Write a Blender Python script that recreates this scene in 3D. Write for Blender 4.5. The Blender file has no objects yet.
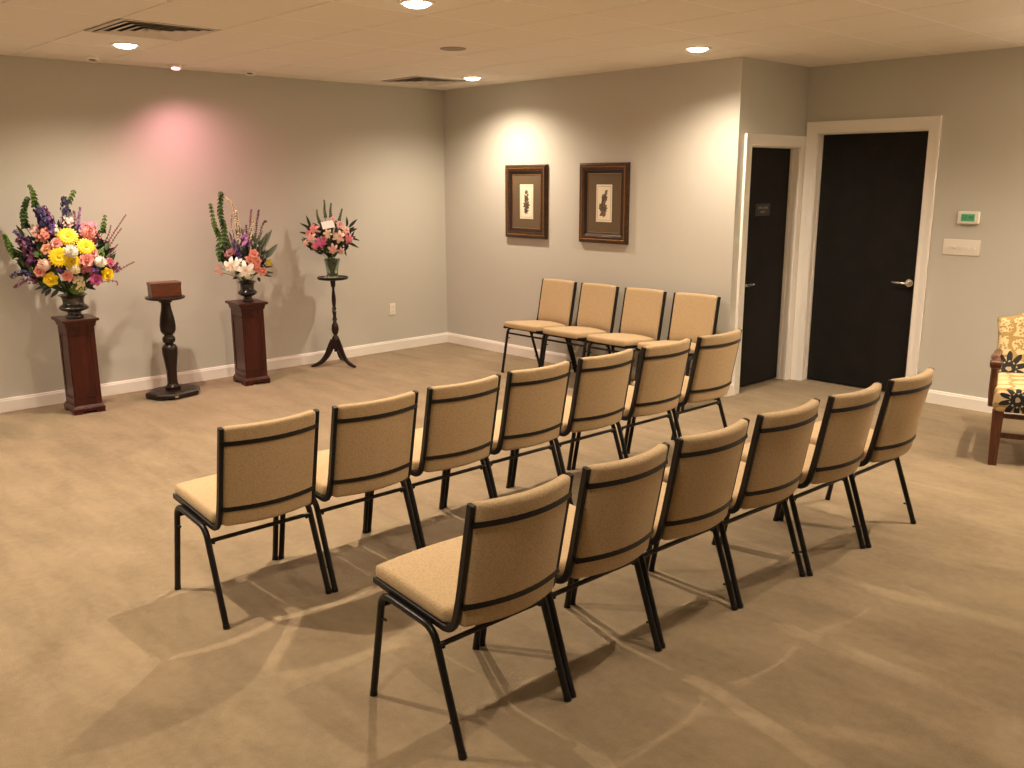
import bpy, bmesh, math, random
from mathutils import Vector, Matrix, Quaternion
random.seed(7)
PI = math.pi
C = bpy.context.scene.collection
H = 2.512          # ceiling height
L = 3.409          # length of the back wall
J = 0.947          # depth of the recess
XE, YE = 9.4, -8.2 # far sides of the room, behind the camera
CAM = Vector((7.276, -5.923, 1.664))
YAW, PITCH, ROLL, FPX = -0.8159, -0.2228, -0.0032, 907.2

# ------------------------------------------------------------------ materials
def new_mat(name):
    m = bpy.data.materials.new(name); m.use_nodes = True
    nt = m.node_tree
    return m, nt, nt.nodes['Principled BSDF']
def mat(name, col, rough=0.5, metal=0.0, spec=0.5, bump=None, vary=None, coat=0, sheen=0, trans=0, emit=None, sss=0):
    m, nt, b = new_mat(name)
    b.inputs['Base Color'].default_value = (*col, 1)
    b.inputs['Roughness'].default_value = rough
    b.inputs['Metallic'].default_value = metal
    b.inputs['Specular IOR Level'].default_value = spec
    b.inputs['Coat Weight'].default_value = coat
    b.inputs['Sheen Weight'].default_value = sheen
    b.inputs['Transmission Weight'].default_value = trans
    if emit:
        b.inputs['Emission Color'].default_value = (*emit[0], 1)
        b.inputs['Emission Strength'].default_value = emit[1]
    tc = nt.nodes.new('ShaderNodeTexCoord')
    if vary:      # (colour 2, scale, contrast lo, hi)
        n = nt.nodes.new('ShaderNodeTexNoise'); n.inputs['Scale'].default_value = vary[1]; n.inputs['Detail'].default_value = 5
        r = nt.nodes.new('ShaderNodeValToRGB')
        r.color_ramp.elements[0].position = vary[2]; r.color_ramp.elements[1].position = vary[3]
        r.color_ramp.elements[0].color = (*col, 1); r.color_ramp.elements[1].color = (*vary[0], 1)
        nt.links.new(tc.outputs['Object'], n.inputs['Vector'])
        nt.links.new(n.outputs['Fac'], r.inputs['Fac'])
        nt.links.new(r.outputs['Color'], b.inputs['Base Color'])
    if bump:      # (scale, strength, distance)
        n = nt.nodes.new('ShaderNodeTexNoise'); n.inputs['Scale'].default_value = bump[0]; n.inputs['Detail'].default_value = 3
        bp = nt.nodes.new('ShaderNodeBump'); bp.inputs['Strength'].default_value = bump[1]; bp.inputs['Distance'].default_value = bump[2]
        nt.links.new(tc.outputs['Object'], n.inputs['Vector'])
        nt.links.new(n.outputs['Fac'], bp.inputs['Height'])
        nt.links.new(bp.outputs['Normal'], b.inputs['Normal'])
    return m

def carpet_mat():
    m, nt, b = new_mat('carpet')
    N = nt.nodes.new; K = nt.links.new
    tc = N('ShaderNodeTexCoord')
    big = N('ShaderNodeTexNoise'); big.inputs['Scale'].default_value = 1.9; big.inputs['Detail'].default_value = 6; big.inputs['Roughness'].default_value = .62; big.inputs['Distortion'].default_value = .8
    K(tc.outputs['Object'], big.inputs['Vector'])
    mp = N('ShaderNodeMapping'); mp.inputs['Scale'].default_value = (1.1, 4.5, 1); mp.inputs['Rotation'].default_value = (0, 0, .75)
    K(tc.outputs['Object'], mp.inputs['Vector'])
    st = N('ShaderNodeTexNoise'); st.inputs['Scale'].default_value = 1.7; st.inputs['Detail'].default_value = 5; st.inputs['Distortion'].default_value = .4
    K(mp.outputs['Vector'], st.inputs['Vector'])
    fine = N('ShaderNodeTexNoise'); fine.inputs['Scale'].default_value = 170; fine.inputs['Detail'].default_value = 2
    K(tc.outputs['Object'], fine.inputs['Vector'])
    mid = N('ShaderNodeTexNoise'); mid.inputs['Scale'].default_value = 26; mid.inputs['Detail'].default_value = 4
    K(tc.outputs['Object'], mid.inputs['Vector'])
    a1 = N('ShaderNodeMath'); a1.operation = 'ADD'; K(big.outputs['Fac'], a1.inputs[0]); K(st.outputs['Fac'], a1.inputs[1])
    a2 = N('ShaderNodeMath'); a2.operation = 'MULTIPLY_ADD'; a2.inputs[1].default_value = .5; K(a1.outputs[0], a2.inputs[0]); 
    f2 = N('ShaderNodeMath'); f2.operation = 'MULTIPLY_ADD'; f2.inputs[1].default_value = .22; f2.inputs[2].default_value = -.22
    K(fine.outputs['Fac'], f2.inputs[0]); 
    f3 = N('ShaderNodeMath'); f3.operation = 'MULTIPLY_ADD'; f3.inputs[1].default_value = .26; K(mid.outputs['Fac'], f3.inputs[0]); K(f2.outputs[0], f3.inputs[2])
    K(f3.outputs[0], a2.inputs[2])
    r = N('ShaderNodeValToRGB'); K(a2.outputs[0], r.inputs['Fac'])
    r.color_ramp.elements[0].position = .30; r.color_ramp.elements[0].color = (.192, .146, .088, 1)
    r.color_ramp.elements[1].position = .72; r.color_ramp.elements[1].color = (.340, .265, .168, 1)
    e = r.color_ramp.elements.new(.5); e.color = (.265, .204, .127, 1)
    K(r.outputs['Color'], b.inputs['Base Color'])
    b.inputs['Roughness'].default_value = .95; b.inputs['Specular IOR Level'].default_value = .1
    b.inputs['Sheen Weight'].default_value = .15
    bp = N('ShaderNodeBump'); bp.inputs['Strength'].default_value = .5; bp.inputs['Distance'].default_value = .004
    K(fine.outputs['Fac'], bp.inputs['Height']); K(bp.outputs['Normal'], b.inputs['Normal'])
    return m

def fabric_mat():
    m, nt, b = new_mat('tan_weave')
    N = nt.nodes.new; K = nt.links.new
    tc = N('ShaderNodeTexCoord')
    mp = N('ShaderNodeMapping'); mp.inputs['Rotation'].default_value = (.0, .785, .0); mp.inputs['Scale'].default_value = (1, 1, 1)
    K(tc.outputs['Object'], mp.inputs['Vector'])
    v = N('ShaderNodeTexVoronoi'); v.inputs['Scale'].default_value = 150; v.inputs['Randomness'].default_value = .9
    K(mp.outputs['Vector'], v.inputs['Vector'])
    r = N('ShaderNodeValToRGB'); K(v.outputs['Distance'], r.inputs['Fac'])
    r.color_ramp.elements[0].position = .1; r.color_ramp.elements[0].color = (.56, .42, .25, 1)
    r.color_ramp.elements[1].position = .75; r.color_ramp.elements[1].color = (.45, .332, .19, 1)
    K(r.outputs['Color'], b.inputs['Base Color'])
    b.inputs['Roughness'].default_value = .85; b.inputs['Specular IOR Level'].default_value = .2; b.inputs['Sheen Weight'].default_value = .1
    bp = N('ShaderNodeBump'); bp.inputs['Strength'].default_value = .35; bp.inputs['Distance'].default_value = .002; bp.invert = True
    K(v.outputs['Distance'], bp.inputs['Height']); K(bp.outputs['Normal'], b.inputs['Normal'])
    return m

def wood_mat(name, c1, c2, rough=.3, axis_scale=(14, 14, 1.2)):
    m, nt, b = new_mat(name)
    N = nt.nodes.new; K = nt.links.new
    tc = N('ShaderNodeTexCoord'); mp = N('ShaderNodeMapping'); mp.inputs['Scale'].default_value = axis_scale
    K(tc.outputs['Object'], mp.inputs['Vector'])
    n = N('ShaderNodeTexNoise'); n.inputs['Scale'].default_value = 3; n.inputs['Detail'].default_value = 6; n.inputs['Distortion'].default_value = 1.2
    K(mp.outputs['Vector'], n.inputs['Vector'])
    r = N('ShaderNodeValToRGB'); K(n.outputs['Fac'], r.inputs['Fac'])
    r.color_ramp.elements[0].position = .35; r.color_ramp.elements[0].color = (*c1, 1)
    r.color_ramp.elements[1].position = .7; r.color_ramp.elements[1].color = (*c2, 1)
    K(r.outputs['Color'], b.inputs['Base Color'])
    b.inputs['Roughness'].default_value = rough; b.inputs['Specular IOR Level'].default_value = .35; b.inputs['Coat Weight'].default_value = .08; b.inputs['Coat Roughness'].default_value = .2
    return m

def tapestry_mat(name, use_z, medallions, gold_from=None):
    """cream ground, gold scroll lattice and black flower medallions; (x, z) or (x, y) of the object"""
    m, nt, b = new_mat(name)
    N = nt.nodes.new; K = nt.links.new
    def M(op, a, c=None, d=None):
        n = N('ShaderNodeMath'); n.operation = op
        for i, s in enumerate((a, c, d)):
            if s is None: continue
            if isinstance(s, (int, float)): n.inputs[i].default_value = s
            else: K(s, n.inputs[i])
        return n.outputs[0]
    tc = N('ShaderNodeTexCoord'); sp = N('ShaderNodeSeparateXYZ'); K(tc.outputs['Object'], sp.inputs[0])
    X = sp.outputs['X']; Y = sp.outputs['Z'] if use_z else M('ADD', sp.outputs['Y'], sp.outputs['Z'])
    nz = N('ShaderNodeTexNoise'); nz.inputs['Scale'].default_value = 60; K(tc.outputs['Object'], nz.inputs['Vector'])
    jit = M('MULTIPLY', M('SUBTRACT', nz.outputs['Fac'], .5), .02)
    # scroll lattice: ogee curves
    k = 2*PI/.20
    s1 = M('SINE', M('MULTIPLY', X, k)); s2 = M('COSINE', M('MULTIPLY', Y, k*.8))
    og = M('ABSOLUTE', M('ADD', M('MULTIPLY', s1, s2), M('MULTIPLY', M('SINE', M('MULTIPLY', Y, k*2.1)), .25)))
    lat = M('LESS_THAN', og, .26)
    dots = N('ShaderNodeTexVoronoi'); dots.inputs['Scale'].default_value = 62; K(tc.outputs['Object'], dots.inputs['Vector'])
    sc = M('LESS_THAN', dots.outputs['Distance'], .46)
    if gold_from is not None: zone = M('GREATER_THAN', Y, gold_from)
    else: zone = M('GREATER_THAN', Y, 99)
    goldmask = M('MAXIMUM', M('MULTIPLY', lat, .85), M('MULTIPLY', sc, M('MULTIPLY', zone, .9)))
    mix1 = N('ShaderNodeMix'); mix1.data_type = 'RGBA'; K(goldmask, mix1.inputs['Factor'])
    mix1.inputs['A'].default_value = (.72, .55, .30, 1); mix1.inputs['B'].default_value = (.34, .215, .065, 1)
    mask = None; grey = None
    for (cx, cy, rad) in medallions:
        dx = M('SUBTRACT', X, cx); dy = M('SUBTRACT', Y, cy)
        rr = M('ADD', M('SQRT', M('ADD', M('MULTIPLY', dx, dx), M('MULTIPLY', dy, dy))), jit)
        th = M('ARCTAN2', dx, dy)
        pet = M('ABSOLUTE', M('COSINE', M('MULTIPLY', th, 5.0)))
        lim = M('MULTIPLY', M('ADD', M('MULTIPLY', pet, .62), .46), rad)
        inside = M('LESS_THAN', rr, lim)
        core = M('LESS_THAN', rr, rad*.16)
        ring = M('LESS_THAN', M('ABSOLUTE', M('SUBTRACT', rr, rad*.45)), rad*.05)
        g = M('MAXIMUM', core, M('MULTIPLY', ring, M('GREATER_THAN', pet, .8)))
        mask = inside if mask is None else M('MAXIMUM', mask, inside)
        grey = g if grey is None else M('MAXIMUM', grey, g)
    mix2 = N('ShaderNodeMix'); mix2.data_type = 'RGBA'; K(mask, mix2.inputs['Factor'])
    K(mix1.outputs['Result'], mix2.inputs['A']); mix2.inputs['B'].default_value = (.018, .018, .018, 1)
    mix3 = N('ShaderNodeMix'); mix3.data_type = 'RGBA'; K(grey, mix3.inputs['Factor'])
    K(mix2.outputs['Result'], mix3.inputs['A']); mix3.inputs['B'].default_value = (.45, .38, .26, 1)
    K(mix3.outputs['Result'], b.inputs['Base Color'])
    b.inputs['Roughness'].default_value = .85
    return m

def print_mat(name, seed):
    """a botanical print: cream paper with a soft dark flower head and stem"""
    m, nt, b = new_mat(name)
    N = nt.nodes.new; K = nt.links.new
    tc = N('ShaderNodeTexCoord'); mp = N('ShaderNodeMapping'); K(tc.outputs['Object'], mp.inputs['Vector'])
    mp.inputs['Location'].default_value = (seed, 0, seed)
    n = N('ShaderNodeTexNoise'); n.inputs['Scale'].default_value = 28; n.inputs['Detail'].default_value = 3; K(mp.outputs['Vector'], n.inputs['Vector'])
    r = N('ShaderNodeValToRGB'); K(n.outputs['Fac'], r.inputs['Fac'])
    r.color_ramp.elements[0].position = .45; r.color_ramp.elements[0].color = (.07, .045, .03, 1)
    r.color_ramp.elements[1].position = .7; r.color_ramp.elements[1].color = (.22, .13, .08, 1)
    K(r.outputs['Color'], b.inputs['Base Color']); b.inputs['Roughness'].default_value = .6
    return m

MT = {}
def build_mats():
    MT['carpet'] = carpet_mat()
    MT['wall'] = mat('greige_paint', (.56, .55, .495), .75, bump=(220, .12, .001), spec=.3)
    MT['ceil'] = mat('ceiling_tile', (.86, .82, .76), .9, bump=(90, .35, .002), spec=.2)
    MT['grid'] = mat('ceiling_grid', (.95, .93, .89), .5)
    MT['trim'] = mat('white_trim_paint', (.90, .87, .82), .35)
    MT['door'] = mat('black_door', (.010, .0095, .009), .6, spec=.2, vary=((.013, .012, .011), 7, .4, .6))
    MT['fabric'] = fabric_mat()
    MT['black'] = mat('black_enamel', (.009, .008, .008), .35, spec=.35)
    MT['under'] = mat('black_underside', (.02, .018, .016), .8)
    MT['mahog'] = wood_mat('mahogany', (.032, .0045, .0028), (.072, .010, .005), .33)
    MT['dark'] = wood_mat('dark_walnut', (.010, .005, .004), (.020, .008, .006), .28)
    MT['box'] = wood_mat('reddish_wood', (.095, .028, .014), (.15, .046, .022), .35, (2, 12, 12))
    MT['walnut'] = wood_mat('chair_walnut', (.075, .026, .012), (.15, .055, .025), .3)
    MT['chrome'] = mat('satin_chrome', (.75, .72, .68), .22, 1)
    MT['plastic'] = mat('ivory_plastic', (.80, .76, .68), .35)
    MT['slot'] = mat('dark_slot', (.05, .045, .04), .5)
    MT['screen'] = mat('green_screen', (.03, .12, .05), .3, emit=((.06, .26, .10), .45))
    MT['grey'] = mat('grey_grille', (.32, .27, .22), .6)
    MT['ventmetal'] = mat('vent_metal', (.60, .55, .47), .45)
    MT['ventdark'] = mat('vent_dark', (.07, .063, .055), .9)
    MT['sign'] = mat('sign_plastic', (.05, .045, .04), .4)
    MT['signtext'] = mat('sign_letters', (.45, .42, .38), .5)
    MT['frame'] = mat('bronze_frame', (.048, .022, .010), .32, .35, vary=((.085, .040, .016), 40, .4, .7))
    MT['gold'] = mat('gold_bead', (.42, .22, .08), .35, .6)
    MT['frame_in'] = mat('dark_frame_band', (.010, .006, .004), .4)
    MT['matboard'] = mat('brown_mat', (.115, .078, .040), .85, bump=(300, .3, .001))
    MT['paper'] = mat('cream_paper', (.80, .72, .55), .8)
    MT['paperline'] = mat('thin_border_line', (.25, .17, .1), .8)
    MT['print1'] = print_mat('plant_print', 0.0); MT['print2'] = print_mat('plant_print_second', 3.3)
    MT['urn'] = mat('pewter_urn', (.055, .052, .048), .28, .75, vary=((.14, .13, .12), 9, .45, .6))
    MT['blackurn'] = mat('black_urn', (.018, .018, .020), .15, .3, coat=.6)
    MT['lens'] = mat('lamp_lens', (1, 1, 1), .4, emit=((1, .80, .56), 14))
    MT['lenspink'] = mat('pink_lamp_lens', (1, .6, .7), .4, emit=((1, .34, .40), 4))
    MT['leaf'] = mat('leaf_green', (.035, .075, .022), .5, vary=((.07, .13, .035), 12, .4, .6))
    MT['leafdark'] = mat('leaf_dark', (.014, .030, .012), .5)
    MT['leafgrey'] = mat('leaf_grey_green', (.085, .11, .07), .55)
    MT['bell'] = mat('bell_green', (.115, .215, .035), .5)
    MT['belldark'] = mat('bell_deep_green', (.07, .14, .035), .5)
    MT['yellow'] = mat('yellow_petal', (.90, .66, .01), .5)
    MT['ycore'] = mat('yellow_core', (.62, .47, .015), .7)
    MT['white'] = mat('white_petal', (.86, .84, .76), .5)
    MT['cream'] = mat('cream_petal', (.80, .70, .47), .5)
    MT['blush'] = mat('blush_petal', (.86, .62, .52), .5)
    MT['coral'] = mat('coral_petal', (.78, .31, .25), .5)
    MT['pink'] = mat('pink_petal', (.80, .33, .30), .5)
    MT['peach'] = mat('peach_petal', (.78, .40, .24), .5)
    MT['rosepink'] = mat('rose_pink_petal', (.64, .17, .25), .5)
    MT['magenta'] = mat('magenta_petal', (.60, .11, .33), .5)
    MT['palepink'] = mat('pale_pink_petal', (.80, .50, .46), .5)
    MT['lilac'] = mat('lilac_petal', (.42, .19, .44), .5)
    MT['purple'] = mat('purple_petal', (.17, .065, .30), .5)
    MT['plum'] = mat('plum_petal', (.15, .028, .105), .5)
    MT['navy'] = mat('navy_petal', (.035, .032, .105), .5)
    MT['mauve'] = mat('mauve_bud', (.33, .12, .15), .6)
    MT['twig'] = mat('brown_twig', (.13, .07, .045), .7)
    MT['glass'] = mat('green_glass', (.62, .74, .60), .05, trans=.97)
    MT['card'] = mat('white_card', (.88, .86, .80), .7)
    MT['cardtext'] = mat('card_lines', (.45, .42, .38), .7)
    MT['tap_back'] = tapestry_mat('tapestry_back', True, [(-.205, .490, .100), (.195, .490, .100)], gold_from=.60)
    MT['tap_seat'] = tapestry_mat('tapestry_seat', False, [(-.170, .108, .092), (.170, .108, .092), (0, .42, .10)])
    MT['brass'] = mat('brass_bit', (.6, .55, .45), .3, 1)

# ------------------------------------------------------------------ mesh helpers
def obj(name, bm, m, parent=None, smooth=False, loc=None):
    me = bpy.data.meshes.new(name)
    bmesh.ops.recalc_face_normals(bm, faces=bm.faces)
    bm.to_mesh(me); bm.free()
    for k in (m if isinstance(m, (list, tuple)) else [m]): me.materials.append(MT[k])
    if smooth:
        for p in me.polygons: p.use_smooth = True
        if smooth != 'all':
            me.set_sharp_from_angle(angle=math.radians(42))
    o = bpy.data.objects.new(name, me); C.objects.link(o)
    if parent: o.parent = parent
    if loc: o.location = loc
    return o
def thing(name, label, cat, loc=(0, 0, 0), rz=0, group=None):
    o = bpy.data.objects.new(name, None); C.objects.link(o)
    o.empty_display_size = .1
    o.location = loc; o.rotation_euler = (0, 0, rz); o['label'] = label; o['category'] = cat
    if group: o['group'] = group
    return o
def tag(o, label, cat, group=None):
    o['label'] = label; o['category'] = cat
    if group: o['group'] = group
    return o
def struct(o): o['kind'] = 'structure'; return o

def box(bm, x0, x1, y0, y1, z0, z1, mi=0, mtx=None):
    P = [(x, y, z) for z in (z0, z1) for y in (y0, y1) for x in (x0, x1)]
    if mtx: P = [mtx @ Vector(p) for p in P]
    v = [bm.verts.new(p) for p in P]
    fs = []
    for q in ((0, 2, 3, 1), (4, 5, 7, 6), (0, 1, 5, 4), (1, 3, 7, 5), (3, 2, 6, 7), (2, 0, 4, 6)):
        f = bm.faces.new([v[i] for i in q]); f.material_index = mi; fs.append(f)
    return v, fs
def bev(bm, w, seg=2, ang=.6):
    bm.normal_update()
    es = [e for e in bm.edges if len(e.link_faces) == 2 and e.calc_face_angle(0) > ang]
    bmesh.ops.bevel(bm, geom=es, offset=w, segments=seg, profile=.6, affect='EDGES', clamp_overlap=True)
def rbox(x0, x1, y0, y1, z0, z1, w, seg=3):
    bm = bmesh.new(); box(bm, x0, x1, y0, y1, z0, z1); bev(bm, w, seg); return bm
def slices(bm, axis, vals):
    no = Vector((0, 0, 0)); no[axis] = 1
    for t in vals:
        co = Vector((0, 0, 0)); co[axis] = t
        bmesh.ops.bisect_plane(bm, geom=bm.verts[:]+bm.edges[:]+bm.faces[:], plane_co=co, plane_no=no)
def rings(bm, R, cap=True, mi=0, closed=False):
    n = len(R[0])
    V = [[bm.verts.new(p) for p in r] for r in R]
    m = len(V)
    for i in range(m if closed else m-1):
        a, b = V[i], V[(i+1) % m]
        for k in range(n):
            f = bm.faces.new((a[k], a[(k+1) % n], b[(k+1) % n], b[k])); f.material_index = mi
    if cap and not closed:
        f = bm.faces.new(list(reversed(V[0]))); f.material_index = mi
        f = bm.faces.new(V[-1]); f.material_index = mi
def lathe(bm, prof, n=32, c=(0, 0, 0), mi=0, cap=True):
    rings(bm, [[(c[0]+r*math.cos(2*PI*k/n), c[1]+r*math.sin(2*PI*k/n), c[2]+z) for k in range(n)] for r, z in prof], cap, mi)
def smooth_path(pts, k=4):
    P = [Vector(p) for p in pts]; out = []
    for i in range(len(P)-1):
        p0 = P[max(i-1, 0)]; p1 = P[i]; p2 = P[i+1]; p3 = P[min(i+2, len(P)-1)]
        for j in range(k):
            t = j/k
            out.append(.5*((2*p1)+(p2-p0)*t+(2*p0-5*p1+4*p2-p3)*t*t+(3*p1-p0-3*p2+p3)*t**3))
    out.append(P[-1]); return out
def fillet(pts, r, k=5):
    """round each inner corner of a polyline with radius-like distance r"""
    P = [Vector(p) for p in pts]; out = [P[0]]
    for i in range(1, len(P)-1):
        a, b, c = P[i-1], P[i], P[i+1]
        d = min(r, (b-a).length*.45, (c-b).length*.45)
        s = b+(a-b).normalized()*d; e = b+(c-b).normalized()*d
        for j in range(k+1):
            t = j/k; out.append(s*(1-t)**2+b*2*t*(1-t)+e*t*t)
    out.append(P[-1]); return out
def sweep(bm, path, rad=.01, n=10, sect=None, up=Vector((1, 0, 0)), mi=0, cap=True):
    """tube along path; sect = list of 2D (side, other) points; up = the fixed side axis"""
    P = [Vector(p) for p in path]; R = []
    for i, p in enumerate(P):
        t = (P[min(i+1, len(P)-1)]-P[max(i-1, 0)]).normalized()
        s = up-t*up.dot(t)
        if s.length < 1e-4: s = Vector((0, 1, 0))-t*t.y
        s.normalize(); o = t.cross(s)
        rr = rad[i] if isinstance(rad, (list, tuple)) else rad
        if sect: R.append([p+s*a+o*b for a, b in sect])
        else: R.append([p+s*rr*math.cos(2*PI*k/n)+o*rr*math.sin(2*PI*k/n) for k in range(n)])
    rings(bm, R, cap, mi)
def blob(bm, c, r, sub=1, sc=(1, 1, 1), mi=0, rot=None):
    m = Matrix.Translation(Vector(c)) @ (rot.to_matrix().to_4x4() if rot else Matrix.Identity(4)) @ Matrix.Diagonal((*[r*s for s in sc], 1))
    g = bmesh.ops.create_icosphere(bm, subdivisions=sub, radius=1, matrix=m)
    for v in g['verts']:
        for f in v.link_faces: f.material_index = mi

# ------------------------------------------------------------------ room
def wall_box(name, *a):
    bm = bmesh.new(); box(bm, *a); return struct(obj(name, bm, 'wall'))
D1 = (.17, .875, 1.902); D2 = (3.521, 4.395, 2.006)
T = .13
def room():
    bm = bmesh.new(); box(bm, -T, XE+T, YE-T, J+T, -.1, 0); struct(obj('floor', bm, 'carpet'))
    # ceiling: lay-in tiles in a shallow grid
    bm = bmesh.new(); box(bm, -T, XE+T, YE-T, J+T, H+.006, H+.1, 1)
    p = .5830; g = .0048
    holes = [(1.483, -3.895), (.317, -.98)]
    for i in range(-2, 18):
        for j in range(-16, 4):
            x0, y0 = .317+i*p, -.980+j*p; x1, y1 = x0+p, y0+p
            if any(abs(x0-a) < .1 and abs(y0-b) < .1 for a, b in holes): continue
            x0, y0, x1, y1 = max(x0+g, 0.0), max(y0+g, YE), min(x1-g, XE), min(y1-g, J)
            if x1-x0 < .02 or y1-y0 < .02: continue
            box(bm, x0, x1, y0, y1, H, H+.0062, 0)
    for i in range(-1, 18):
        x = .317+i*p
        if 0 < x < XE: box(bm, x-.0058, x+.0058, YE, J, H-.0012, H+.0062, 1)
    struct(obj('ceiling', bm, ['ceil', 'grid']))
    wall_box('wall_left', -T, 0, YE, 0, 0, H)
    wall_box('wall_back', -T, L, 0, T, 0, H)
    # return wall with door 1 in it (plane x = L)
    bm = bmesh.new(); X0 = L-T
    box(bm, X0, L, T, D1[0], 0, H); box(bm, X0, L, D1[1], J, 0, H); box(bm, X0, L, D1[0], D1[1], D1[2], H)
    struct(obj('wall_side', bm, 'wall'))
    bm = bmesh.new()
    box(bm, X0, D2[0], J, J+T, 0, H); box(bm, D2[1], XE, J, J+T, 0, H); box(bm, D2[0], D2[1], J, J+T, D2[2], H)
    struct(obj('wall_right', bm, 'wall'))
    wall_box('wall_near', XE, XE+T, YE, J+T, 0, H)
    wall_box('wall_front', -T, XE, YE-T, YE, 0, H)
    # baseboards
    def base(name, a, b, n):
        """a, b floor points, n normal into the room"""
        a, b, n = Vector((*a, 0)), Vector((*b, 0)), Vector((*n, 0))
        prof = [(0, 0), (.014, 0), (.014, .080), (.010, .088), (.0095, .095), (.005, .100), (0, .100)]
        bm = bmesh.new(); rings(bm, [[q+n*u+Vector((0, 0, z)) for u, z in prof] for q in (a, b)])
        return struct(obj(name, bm, 'trim'))
    base('baseboard_left', (0, YE), (0, 0), (1, 0)); base('baseboard_back', (0, 0), (L, 0), (0, -1))
    base('baseboard_right', (D2[1]+.086, J), (XE, J), (0, -1)); base('baseboard_near', (XE, YE), (XE, J), (-1, 0))
    base('baseboard_front', (0, YE), (XE, YE), (0, 1))
    base('baseboard_side', (L, 0), (L, D1[0]-.088), (1, 0))
    # door casings: moulded profile mitred round the opening
    def casing(name, org, ax, n, a0, a1, top, w0, w1, wt):
        org, ax, n = Vector(org), Vector(ax), Vector(n)
        def ring(u, z, du, dz, w):
            pr = [(0, 0), (0, .012), (.12, .017), (.3, .013), (.62, .016), (.82, .022), (1, .022), (1, 0)]
            return [org+ax*(u+du*w*t)+Vector((0, 0, z+dz*w*t*(wt/w if dz else 1)))+n*d for t, d in pr]
        bm = bmesh.new()
        rings(bm, [ring(a0, 0, -1, 0, w0), ring(a0, top, -1, 1, w0), ring(a1, top, 1, 1, w1), ring(a1, 0, 1, 0, w1)])
        # jamb lining with stops
        for (u0, u1, z0, z1) in ((a0, a0+.006, 0, top), (a1-.006, a1, 0, top), (a0, a1, top-.006, top)):
            P = []
            for z in (z0, z1):
                for d in (-T, .004):
                    for u in (u0, u1): P.append(org+ax*u+n*d+Vector((0, 0, z)))
            v = [bm.verts.new(q) for q in P]
            for q in ((0, 1, 3, 2), (4, 6, 7, 5), (0, 4, 5, 1), (1, 5, 7, 3), (3, 7, 6, 2), (2, 6, 4, 0)): bm.faces.new([v[i] for i in q])
        for (u0, u1, z0, z1) in ((a0+.006, a0+.012, 0, top-.006), (a1-.012, a1-.006, 0, top-.006), (a0+.006, a1-.006, top-.012, top-.006)):
            P = []
            for z in (z0, z1):
                for d in (-.072, -.045):
                    for u in (u0, u1): P.append(org+ax*u+n*d+Vector((0, 0, z)))
            v = [bm.verts.new(q) for q in P]
            for q in ((0, 1, 3, 2), (4, 6, 7, 5), (0, 4, 5, 1), (1, 5, 7, 3), (3, 7, 6, 2), (2, 6, 4, 0)): bm.faces.new([v[i] for i in q])
        return struct(obj(name, bm, 'trim', smooth=True))
    casing('trim_1', (L, 0, 0), (0, 1, 0), (1, 0, 0), D1[0], D1[1], D1[2], .088, .0715, .082)
    casing('trim_2', (0, J, 0), (1, 0, 0), (0, -1, 0), D2[0], D2[1], D2[2], .088, .080, .086)
    def lever(parent, c, along, n):
        """rose and lever handle, c centre on the leaf face, along = lever direction, n = out of the door"""
        c, a, n = Vector(c), Vector(along), Vector(n)
        up = Vector((0, 0, 1)); s = n.cross(up)
        bm = bmesh.new(); R = []
        for r, d in ((.033, 0), (.033, .006), (.028, .013), (.014, .016), (.012, .045), (.015, .052), (.012, .06), (.004, .064)):
            R.append([c+n*d+(s*math.cos(t)+up*math.sin(t))*r for t in [2*PI*k/24 for k in range(24)]])
        rings(bm, R)
        sweep(bm, smooth_path([c+n*.05, c+n*.053+a*.03, c+n*.052+a*.08, c+n*.046+a*.118]), [.011]*5+[.0095]*4+[.0085]*3+[.007], 10, up=up)
        o = obj('door_handle', bm, 'chrome', parent, smooth=True)
    # leaves: door_1 in the return wall, door_2 in the right wall
    bm = rbox(L-.115, L-.073, D1[0]+.008, D1[1]-.008, .012, D1[2]-.008, .002, 1)
    d1 = struct(obj('door_1', bm, 'door'))
    lever(d1, (L-.073, D1[0]+.075, .845), (0, 1, 0), (1, 0, 0))
    bm = rbox(D2[0]+.008, D2[1]-.008, J+.073, J+.115, .012, D2[2]-.008, .002, 1)
    d2 = struct(obj('door_2', bm, 'door'))
    lever(d2, (D2[1]-.075, J+.073, .878), (-1, 0, 0), (0, -1, 0))

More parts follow.
